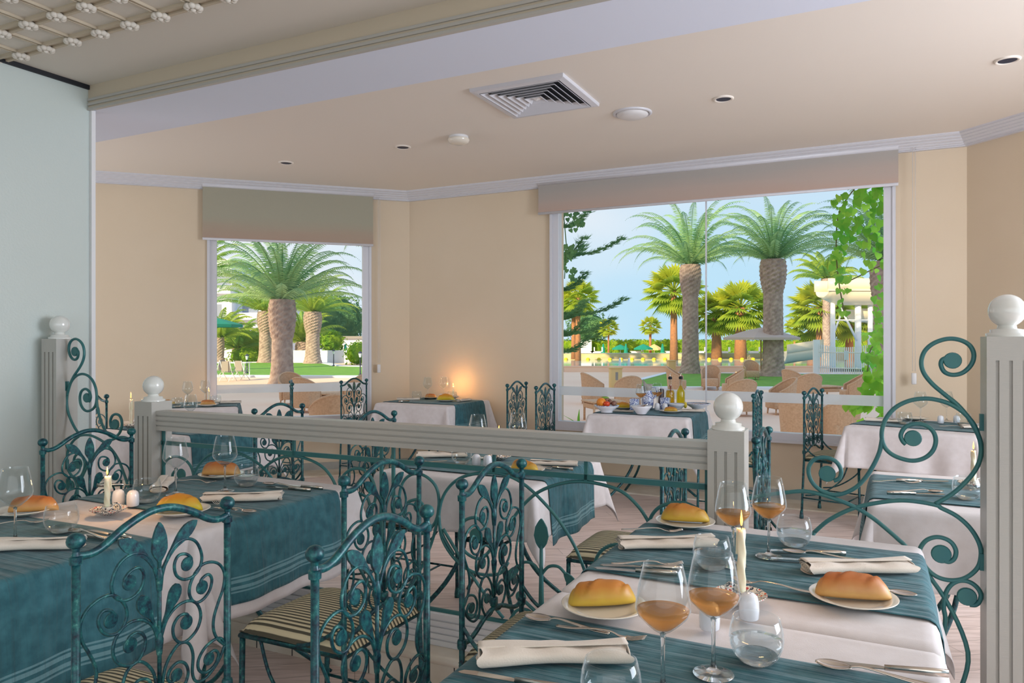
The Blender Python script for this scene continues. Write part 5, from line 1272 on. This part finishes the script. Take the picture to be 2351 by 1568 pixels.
for a in (('tall orange-trunked fan palm at the left of the large window', 1327, 58, 684, 1.7, .20), ('second orange trunk beside it, slightly lower, with its own crown', 1317, 61, 700, 1.4, .18),
          ('tall fan palm with orange trunk just left of the left date palm', 1547, 60, 668, 2.5, .28), ('lone small fan palm on the horizon left of the green parasols', 1397, 76, 752, 1.1, .09),
          ('lone small fan palm on the horizon above the green parasols', 1493, 76, 748, 1.15, .13), ('bushy fan palm between the two big date palms, right one', 1700, 62, 706, 2.6, .45),
          ('bushy fan palm between the two big date palms, left one', 1645, 64, 722, 2.4, .40), ('large fan palm left of the water slide', 1885, 60, 706, 2.6, .38), ('lower fan palm in front of the water slide fence', 1862, 63, 748, 2.0, .3),
          ('tiny fan palm on the horizon right of the beige parasol', 1824, 74, 748, 1.0, .1), ('fan palm behind the water slide posts', 1950, 62, 735, 2.4, .3), ('fan palm at the far right behind the vine', 2000, 64, 730, 2.2, .3)):
    fanpalm(*a, k=1 if a[4] > 2.2 else 0)
# ---- bushes, hedge, round trees
def leaves(mb, n, fn, size, seed=0):
    rnd = random.Random(seed)
    for i in range(n):
        p, nr = fn(rnd); nr = (Vector(nr)+Vector((rnd.uniform(-.7, .7), rnd.uniform(-.7, .7), rnd.uniform(-.7, .7)))).normalized()
        a = nr.cross(Vector((rnd.random()-.5, rnd.random()-.5, rnd.random()-.5))).normalized(); b = nr.cross(a); s = size*rnd.uniform(.6, 1.2); p = Vector(p)
        mb.add([p-a*s, p-b*s*.5, p+a*s, p+b*s*.5], [(0, 1, 2, 3)])
def ell(rx, ry, rz, lump=.12):
    def f(r):
        u = r.uniform(-1, 1); t = r.uniform(0, 2*pi); s = sqrt(1-u*u); d = (s*cos(t), s*sin(t), u)
        k = 1+lump*sin(d[0]*7+1)*sin(d[1]*6+2)*sin(d[2]*7)*3+r.uniform(-.06, .03); return ((d[0]*rx*k, d[1]*ry*k, d[2]*rz*k), d)
    return f
def bush(name, label, cat, c, r3, n, size, m, seed, trunk=None, grp=None):
    root = thing(name, label, cat, (c.x, c.y, ZG), 0, grp); z = c.z-ZG
    mb = MB(); mb.ball((0, 0, 0), 1, 18, 12, (r3[0]*.88, r3[1]*.88, r3[2]*.88)); leaves(mb, n, ell(*r3), size, seed)
    o = mb.build('foliage', m, root, (0, 0, z))
    if trunk: MB().tube([(0, 0, 0), (0, 0, z)], trunk, 8).build('trunk', M['trunk'], root)
bush('round_pine', 'large dark round tree at the right of the left window', 'tree', atY(768, 738, 84), (3.6, 3, 3.0), 2600, .22, fol, 1, .35)
bush('round_pine', 'dark bushy tree at the left of the large window above the hedge', 'tree', atY(1350, 752, 80), (2.2, 2, 1.7), 1500, .18, fol, 2, .3)
bush('round_pine', 'second dark round tree behind the white buildings in the left window', 'tree', atY(700, 745, 90), (2.6, 2, 2.2), 1200, .2, fol, 3, .3)
bush('garden_bush', 'bright green bush at the foot of the white building', 'bush', atY(562, 818, 62), (1.3, 1, .75), 700, .13, fol2, 4)
bush('garden_bush', 'bright green bush below the small palms beside it', 'bush', atY(600, 822, 63), (1.1, 1, .6), 600, .13, fol2, 5)
bush('garden_bush', 'small fan-like bush right of the sunlit date palm', 'bush', atY(762, 785, 62), (1.0, 1, .9), 700, .16, fol2, 6)
bush('garden_bush', 'green bush at the right edge of the left window', 'bush', atY(820, 812, 56), (.9, .8, .9), 600, .12, fol2, 7)
root = thing('beach_hedge', 'long clipped hedge along the beach under the horizon', 'hedge', (14, 80, -1.2))
mb = MB(); mb.box((0, 0, 1.2), (52, 1.2, 2.36))
leaves(mb, 4200, lambda r: ((r.uniform(-26, 26), -.62, r.uniform(.6, 2.45)), (0, -1, .2)) if r.random() < .7 else ((r.uniform(-26, 26), r.uniform(-.6, .6), 2.42+r.uniform(-.05, .12)), (0, 0, 1)), .2, 9)
mb.build('foliage', fol2, root)
# araucaria reaching in from the left of the large window
p = atY(1262, 700, 18); root = thing('norfolk_pine', 'norfolk pine with upturned branches at the left of the large window', 'tree', (p.x, p.y, ZG))
MB().tube([(0, 0, 0), (0, 0, 6.2)], [.10, .03], 8).build('trunk', M['trunk'], root)
rnd = random.Random(4)
for (zz, L, az) in ((4.05, 1.7, -.15), (4.0, 1.2, .7), (3.95, 1.3, -1.0), (2.60, 1.75, -.1), (2.55, 1.2, .8), (2.5, 1.2, -.9), (2.15, 1.55, .15), (4.75, .9, .1), (3.2, .9, -.5), (2.1, 1.1, -.8), (1.7, 1.0, .3)):
    mb = MB(); P = []
    for k in range(12):
        f = k/11; P.append(Vector((cos(az)*L*f, sin(az)*L*f, zz-.18*sin(f*pi*.8)+.38*f*f)))
    mb.tube(P, .018, 5)
    for k in range(1, 12):
        for j in range(46):
            q = P[k]+Vector((rnd.uniform(-.10, .10), rnd.uniform(-.08, .08), rnd.uniform(-.03, .03))); a = rnd.uniform(0, 2*pi); d = Vector((cos(az)*.5+cos(a)*.5, sin(az)*.5+sin(a)*.7, rnd.uniform(.0, .7))).normalized()*rnd.uniform(.09, .20); w = Vector((0, 0, .011))
            mb.add([q-w, q+w, q+d], [(0, 1, 2)])
    mb.build('branch', fol, root)

# ---- climbing vine by the right jamb and plants by the sill
def heart(mb, p, s, rnd, face=None):
    a = rnd.uniform(-.6, .6)-pi/2; tx = rnd.uniform(-.7, .7); ty = rnd.uniform(-.5, .5)
    M_ = Matrix.Translation(p) @ Matrix.Rotation(tx, 4, 'Z') @ Matrix.Rotation(ty, 4, 'X') @ Matrix.Rotation(a+pi/2, 4, 'Y')
    pts = [(0, 0, 0), (.42, 0, .10), (.55, 0, -.25), (.32, 0, -.68), (0, .05, -1.05), (-.32, 0, -.68), (-.55, 0, -.25), (-.42, 0, .10), (0, -.10, -.45)]
    mb.add([tuple(M_ @ (Vector(q)*s)) for q in pts], [(8, 0, 1, 2), (8, 2, 3, 4), (8, 4, 5, 6), (8, 6, 7, 0)], True)
rnd = random.Random(11); root = thing('climbing_vine', 'bright green climbing vine hanging at the right side of the large window', 'vine', (3.35, 6.75, ZG)); org = Vector((3.35, 6.75, ZG)); mb = MB()
for (x0, x1, y0, y1, n, s) in ((1965, 2050, 400, 470, 70, .055), (1930, 2050, 470, 560, 60, .055), (1975, 2050, 560, 640, 26, .05), (1912, 1945, 440, 560, 26, .045), (1912, 1942, 560, 640, 22, .045), (1920, 1950, 630, 715, 22, .042), (2005, 2050, 640, 760, 26, .05), (1985, 2050, 760, 880, 60, .055), (1965, 2050, 860, 965, 46, .075), (1940, 2000, 905, 940, 8, .07), (2000, 2050, 700, 900, 30, .05)):
    for k in range(n):
        q = atY(rnd.uniform(x0, x1), rnd.uniform(y0, y1), rnd.uniform(6.45, 7.1)); heart(mb, q-org, s*rnd.uniform(.9, 1.5), rnd)
mb.build('leaves', vin, root)
mb = MB()
for pts in ([(2060, 400), (2040, 520), (2045, 700), (2040, 900), (2045, 990)], [(1990, 400), (1930, 480), (1920, 560), (1925, 640), (1938, 715)], [(2045, 600), (2000, 620), (1960, 640), (1935, 650)], [(2040, 780), (2000, 800), (1990, 870), (1975, 930)]):
    mb.tube(catmull([atY(a, b, 6.8)-org for a, b in pts], 5), .006, 5)
mb.build('stem', mat('vine_stem', srgb(110, 110, 60), .8), root)
root = thing('climbing_vine', 'small dark vine spray at the top left of the large window', 'vine', tuple(atY(1300, 500, 8.2)-Vector((0, 0, 0)))); org = atY(1300, 500, 8.2); mb = MB()
for k in range(26): heart(mb, atY(rnd.uniform(1292, 1342), rnd.uniform(478, 528), rnd.uniform(8.1, 8.5))-org, .05, rnd)
for k in range(34): heart(mb, atY(rnd.uniform(1292, 1325), rnd.uniform(560, 640), rnd.uniform(8.1, 8.5))-org, .05, rnd)
mb.tube([atY(1292, 470, 8.3)-org, atY(1300, 560, 8.3)-org, atY(1296, 640, 8.3)-org], .006, 5)
mb.build('leaves', fol, root)
def blades(label, px, Y, n, h, seed, m=vin):
    p = atY(px, 900, Y); rr = random.Random(seed); root = thing('strappy_plant', label, 'plant', (p.x, p.y, ZG), 0, 'green plants outside the sill'); mb = MB()
    for k in range(n):
        a = rr.uniform(0, 2*pi); l = h*rr.uniform(.7, 1.1); b = Vector((cos(a), sin(a), 0)); P = [b*.04+b*l*.35*f**1.6+Vector((0, 0, l*(f-.35*f**3))) for f in (0, .25, .5, .75, 1)]
        s = Vector((-sin(a), cos(a), 0)); w = [.018, .028, .024, .014, .002]; vv = []
        for q, ww in zip(P, w): vv += [q-s*ww, q+s*ww]
        mb.add(vv, [(2*i, 2*i+1, 2*i+3, 2*i+2) for i in range(4)], True)
    mb.build('leaves', m, root)
blades('strappy plant outside the lower left corner of the large window', 1325, 8.6, 26, 1.50, 1); blades('strappy plant showing left of the fruit bowl outside the window', 1375, 8.9, 18, 1.42, 2)
blades('strappy plant outside behind the short right post', 1760, 7.6, 18, 1.15, 3); blades('strappy plant outside behind the corner chair', 1880, 7.3, 24, 1.22, 4)
blades('strappy plant at the foot of the vine', 1960, 7.4, 16, 1.1, 5)
tagb = struct('planting_bed', MB().box((2.4, 8.0, ZG+.28), (6.2, 1.0, .56), rz=-TH), M['soil'])

# ---- garden furniture
def wicker():
    root = thing('wicker_armchair', '', 'armchair', group='wicker armchairs on the terrace'); mb = MB()
    def shell(rad):
        def f(u, v):
            a = -2.05+4.1*u; back = max(0, cos(a*.78))**1.3; top = .60+.32*back; z = .13+(top-.13)*v; fl = 1+.10*v+.10*back*v
            return (sin(a)*.33*fl*rad, .02-cos(a)*.33*fl*rad, z)
        return f
    mb.grid(shell(1), 30, 8); mb.grid(lambda u, v: shell(.90)(1-u, v), 30, 8)
    mb.build('tub_shell', M['wick2'], root)
    rim = [Vector(shell(.95)(k/30, 1)) for k in range(31)]
    f1, f2 = rim[0], rim[-1]
    P = [(f1.x, f1.y+.02, .13)]+[tuple(q) for q in rim]+[(f2.x, f2.y+.02, .13)]
    MB().tube(P, .030, 8).build('rolled_rim', M['wick2'], root)
    MB().rbox((0, .03, .30), (.58, .58, .30), .03).build('seat', M['wick2'], root)
    for sx in (-.25, .25):
        for sy in (-.24, .27): MB().tube([(sx, sy, 0), (sx*.95, sy*.95, .18)], [.018, .024], 7).build('leg', M['wick2'], root)
    return root
WK = Proto(wicker())
for px, Y, rz, lb in ((1362, 22, -70, 'wicker armchair leftmost in the large window, facing right'), (1442, 20.2, 8, 'wicker armchair with its back to the room right of the leftmost one'), (1553, 26.7, -110, 'wicker armchair behind the oil bottles'),
                      (1632, 28, 160, 'wicker armchair facing the room right of the left big palm'), (1682, 24.5, 80, 'wicker armchair in profile between the two big palms'), (1702, 18.6, 5, 'wicker armchair with its back to the room behind the short right post'),
                      (1725, 34.7, 175, 'farthest wicker armchair under the beige parasol'), (1856, 21.6, -5, 'wicker armchair with its back to the room right of the right big palm'), (1822, 24.5, -60, 'wicker armchair half hidden behind it at the foot of the right palm'),
                      (1958, 21.5, 75, 'wicker armchair by the vine facing left'), (1838, 13.2, -30, 'near wicker armchair low behind the corner chair'), (1925, 13.0, 20, 'near wicker armchair beside the vine'), (1795, 19, 95, 'wicker armchair lying low left of the corner chair top'),
                      (668, 22, -150, 'wicker armchair facing the room at the foot of the thick palm'), (703, 19.5, -20, 'wicker armchair beside it in the left window'), (812, 21.5, 80, 'wicker armchair at the right of the left window'), (758, 13.5, 30, 'nearest wicker armchair low in the left window')):
    q = atY(px, 900, Y); WK.put((q.x, q.y, ZG), R(rz), lb)
def ctable(label, px, Y, s=1):
    q = atY(px, 900, Y); root = thing('wicker_table', label, 'table', (q.x, q.y, ZG), .3, 'low wicker tables')
    MB().rbox((0, 0, .46), (.85*s, .7*s, .05), .02).build('top', M['wick2'], root)
    for sx in (-.36, .36):
        for sy in (-.29, .29): MB().tube([(sx*s, sy*s, 0), (sx*s, sy*s, .44)], .028, 7).build('leg', M['wick2'], root)
    MB().rbox((0, 0, .36), (.78*s, .62*s, .12), .02).build('apron', M['wick2'], root)
ctable('low wicker table at the left of the large window', 1385, 17.5); ctable('low wicker table in the left window', 745, 20); ctable('low wicker table behind the corner chair', 1892, 23)
def aluchair(label, px, Y, rz):
    q = atY(px, 900, Y); root = thing('aluminium_chair', label, 'chair', (q.x, q.y, ZG), R(rz), 'white aluminium garden chairs')
    for sx in (-.26, .26):
        MB().tube([(sx, -.30, 0), (sx, .05, .42), (sx, .20, .92)], .016, 7).build('side_frame', M['alu'], root); MB().tube([(sx, .25, 0), (sx, -.20, .62), (sx, .08, .64)], .016, 7).build('leg', M['alu'], root)
    MB().box((0, .13, .68), (.48, .03, .46)).build('back_sling', M['mesh'], root); MB().box((0, -.08, .42), (.48, .42, .02)).build('seat_sling', M['mesh'], root)
aluchair('white framed garden chair nearer the left window frame', 523, 34, 160); aluchair('white framed garden chair next to the lamp post', 553, 35, 150); aluchair('white framed garden chair cut off by the window frame', 503, 36, -100)
q = atY(528, 900, 37.5); root = thing('garden_table', 'white garden table behind the aluminium chairs', 'table', (q.x, q.y, ZG))
MB().box((0, 0, .74), (1.9, .9, .04)).build('top', M['alu'], root)
for sx in (-.85, .85):
    for sy in (-.38, .38): MB().tube([(sx, sy, 0), (sx, sy, .73)], .025, 6).build('leg', M['alu'], root)
def parasol(label, px, Y, ytop, yedge, width, m, grp, closed=False):
    p = atY(px, ytop, Y); e_ = atY(px, yedge, Y).z; base = min(ZG, e_-1.6) if Y > 66 else ZG
    root = thing('parasol', label, 'parasol', (p.x, p.y, base), .3, grp); h = p.z-base
    MB().tube([(0, 0, 0), (0, 0, h)], .035, 7).build('pole', M['wick2'] if m is M['beige'] else M['alu'], root)
    mb = MB()
    if closed: mb.lathe([(.10, h-1.3), (.22, h-1.0), (.16, h-.5), (.05, h)], 10)
    else:
        r = width/2; mb.lathe([(r, e_-base-.12), (r, e_-base), (r*.5, (e_-base)*.42+h*.58), (.02, h)], 8, smooth=False)
    mb.build('canopy', m, root, solid=.01)
parasol('wide beige parasol behind the right big date palm', 1747, 39, 752, 775, 3.9, M['beige'], 'garden parasols')
parasol('green parasol cut off by the frame of the left window', 478, 33, 726, 745, 2.9, M['greenum'], 'garden parasols')
GP = 'green beach parasols'
parasol('open green parasol over the pool, left one', 1424, 73, 791, 800, 1.7, M['greenum'], GP); parasol('open green parasol over the pool, right one', 1477, 71, 790, 800, 1.9, M['greenum'], GP)
parasol('open cream parasol right of the green ones', 1502, 75, 790, 801, 1.7, M['ochre'], GP)
for px, lb in ((1385, 'left'), (1437, 'middle'), (1521, 'right')): parasol('closed green parasol over the pool, %s one' % lb, px, 72, 789, 806, 1, M['greenum'], 'closed green parasols', True)
parasol('closed green parasol in the left window, left one', 793, 62, 790, 800, 1, M['greenum'], 'closed green parasols', True); parasol('closed green parasol in the left window, right one', 820, 58, 794, 800, 1, M['greenum'], 'closed green parasols', True)
parasol('closed green parasol between the two big date palms', 1711, 72, 790, 806, 1, M['greenum'], 'closed green parasols', True)
def lampost(label, px, Y, yt):
    q = atY(px, yt, Y); root = thing('garden_lamp', label, 'lamp post', (q.x, q.y, ZG), 0, 'short black garden lamps'); h = q.z-ZG
    MB().lathe([(.09, 0), (.09, .08), (.035, .12), (.03, h-.35), (.05, h-.33), (.0001, h-.32)], 10).build('post', M['lampb'], root)
    MB().lathe([(.05, h-.33), (.10, h-.12), (.0001, h-.12)], 6, smooth=False).build('lantern', M['bldg'], root)
    MB().lathe([(.13, h-.12), (.05, h-.03), (.0001, h)], 6, smooth=False).build('cap', M['lampb'], root)
for a in (('black garden lamp beside the aluminium chairs', 567, 41, 812), ('black garden lamp right of the sunlit date palm', 737, 60, 798), ('black garden lamp on the path corner', 766, 52, 802), ('black garden lamp at the right frame of the left window', 827, 39, 806)): lampost(*a)
for px, Y, yt, lb in ((1413, 28, 843, 'ochre box light with a dark slot on the terrace'), (1541, 43, 827, 'plain ochre box at the pool wall')):
    q = atY(px, yt, Y); root = thing('box_bollard', lb, 'bollard', (q.x, q.y, ZG), .1, 'ochre box bollards'); h = q.z-ZG
    MB().rbox((0, 0, h/2), (.42, .42, h), .02).build('body', M['ochre'], root); MB().rbox((0, 0, h-.02), (.48, .48, .05), .01).build('cap', M['ochre'], root)
    if px == 1413: MB().box((0, -.213, h*.62), (.10, .01, .30)).build('slot', M['mesh'], root)

# ---- buildings
p = atY(545, 610, 74)
root = thing('white_apartment_building', 'white stepped apartment building at the left of the left window', 'building', (p.x, p.y, ZG))
MB().box((-5.5, 2, 4.9), (11, 7, 9.8)).build('main_block', M['bldg'], root)
MB().box((2.6, 3, 3.6), (5.4, 6, 7.2)).build('lower_block', M['bldg'], root)
for (x, z, w, h) in ((-1.2, 7.6, 2.2, 1.1), (-4.6, 7.6, 2.0, 1.1), (1.3, 5.4, 1.6, 1.6), (3.6, 5.2, 1.4, 1.6), (-1.8, 4.6, 1.6, 1.5), (1.4, 2.4, 2.2, 1.4), (3.8, 2.2, 1.2, 1.6), (-2.0, 1.5, 1.4, 1.7)):
    w_ = MB().box((x, -1.46 if x < 0 else .04, z), (w, .12, h)).build('window', M['bshade'], root)
for (x, z, w) in ((-1.4, 6.7, 3.2), (1.6, 4.2, 2.6), (-1.6, 3.4, 2.6)):
    MB().box((x, -1.9 if x < 0 else -.4, z), (w, .9, .7)).build('balcony', M['bldg'], root)
p = atY(740, 808, 60); tag(MB().box((0, 0, .5), (4.6, .4, 1.05)).build('garden_screen_wall', M['bldg'], None, (p.x, p.y, ZG)), 'low white wall behind the lawn in the left window', 'wall')
p = atY(800, 780, 78); root = thing('pool_pavilion', 'low white pavilion at the right of the left window', 'building', (p.x, p.y, ZG))
MB().box((0, 0, 1.0), (5, 3, 2.0)).build('walls', M['bldg'], root); MB().prism([(-2.8, -1.8), (2.8, -1.8), (2.8, 1.8), (-2.8, 1.8)], 2.0, 2.25).build('roof', M['mesh'], root); MB().box((-1.2, -1.51, .9), (.8, .04, 1.4)).build('doorway', M['bshade'], root)
p = atY(1338, 790, 79); tag(MB().box((0, 0, .9), (1.8, 1, 1.9)).build('beach_hut', M['bldg'], None, (p.x, p.y, ZG)), 'small white hut beyond the pool at the left of the large window', 'hut')

# ---- water slide and its fence
p = atY(1950, 700, 46); root = thing('water_slide', 'cream water slide on white posts at the right of the large window', 'water slide', (p.x, p.y, ZG))
def sx(px): return (px-1950)*46/F
def sz(py): return H-(py-HZ)*46/F-ZG
mb = MB()
n = 18
def trough(u, v):
    x = sx(1888)+u*(sx(2075)-sx(1888)); a = pi*v; r = 1.0; zc = sz(668)
    return (x, -1.0*cos(a)*1.0, zc-.85*sin(a)*(.35+.65*min(1, u*5+.15)))
mb.grid(trough, 20, 14)
mb.grid(lambda u, v: (sx(1885)+u*(sx(2075)-sx(1885)), -1.02, sz(668)+v*(sz(642)-sz(668))), 10, 2); mb.grid(lambda u, v: (sx(1885)+u*(sx(2075)-sx(1885)), 1.02, sz(668)+v*(sz(642)-sz(668))), 10, 2)
mb.build('upper_chute', M['slide'], root, solid=.08)
MB().box(((sx(1884)+sx(2075))/2, -1.06, sz(668)), (sx(2075)-sx(1884), .12, .12)).build('lip', M['slide'], root)
mb = MB()
mb.grid(lambda u, v: (sx(1978)+u*(sx(2075)-sx(1978)), 1.2-.9*cos(pi*v), sz(708)-.8*sin(pi*v)), 12, 12); mb.build('middle_chute', M['slide'], root, solid=.08)
mb = MB()
def low(u, v):
    a = pi*v; x = sx(1826)+u*(sx(1912)-sx(1826)); return (x, 2.4-1.0*cos(a), sz(812)-.70*sin(a)+.35*u)
mb.grid(low, 14, 12); mb.grid(lambda u, v: (sx(1826)+u*(sx(1912)-sx(1826)), 1.38, sz(812)+.35*u+v*.55), 10, 2)
mb.build('lower_chute', M['slide'], root, solid=.08)
for px in (1912, 1970, 1998): MB().tube([(sx(px), 0, 0), (sx(px), 0, sz(690))], .15 if px != 1970 else .19, 10).build('post', M['alu'], root)
MB().tube([(sx(1925), -.1, sz(700)), (sx(1966), -.1, sz(782))], .07, 7).tube([(sx(1935), .1, sz(715)), (sx(1914), .1, sz(770))], .06, 7).tube([(sx(1912), 0, sz(735)), (sx(2000), 0, sz(735))], .05, 7).build('brace', M['alu'], root)
p = atY(1940, 860, 40); root = thing('picket_fence', 'white curved picket fence below the water slide', 'fence', (p.x, p.y, ZG)); pk = None
for k in range(27):
    f = k/26; x = (1898+f*84-1940)*40/F; y = -2.2*f+1.2; hh = 1.62-.18*sin(f*pi)
    if pk is None: pk = MB().prism([(-.03, -.012), (.03, -.012), (.03, .012), (-.03, .012)], 0, 1).build('picket', M['alu'], root); o = pk
    else: o = pk.copy(); COL.objects.link(o); o.parent = root
    o.location = (x, y, .05); o.scale = (1, 1, hh)
for z in (.35, 1.2): MB().tube([(-.99, 1.2, z), (.98, -1.0, z)], .03, 6).build('rail', M['alu'], root)
MB().box((.99, -1.0, .95), (.14, .14, 1.9)).build('gate_post', M['alu'], root); MB().box((-1.05, 1.2, .95), (.34, .14, 1.9)).build('gate_post', M['alu'], root)
MB().box((.05, -.05, 1.05), (.24, .03, .5)).build('notice_board', M['bldg'], root)
for k, (px, Y) in enumerate(((1350, 71), (1368, 71), (1460, 72), (1540, 72), (1660, 71), (1730, 72), (1605, 72))):
    q = atY(px, 806, Y); root = thing('sun_lounger', 'white sun lounger on the deck beyond the pool, number of them in a row', 'sun lounger', (q.x, q.y, -.1), 0, 'white sun loungers beyond the pool')
    root['label'] = 'white sun lounger beyond the pool, '+('leftmost of the row', 'second from the left', 'under the left green parasol', 'left of the left big palm', 'between the big palms, left one', 'between the big palms, right one', 'just right of the left big palm')[k]
    MB().box((0, 0, .30), (1.1, .5, .06)).build('bed', M['alu'], root); MB().box((.6, 0, .5), (.06, .5, .45)).build('backrest', M['alu'], root); MB().box((0, 0, .14), (.9, .4, .28)).build('legs', M['alu'], root)
struct('far_deck', MB().box((14, 72.5, -.5), (46, 12, .8)), M['pave'])
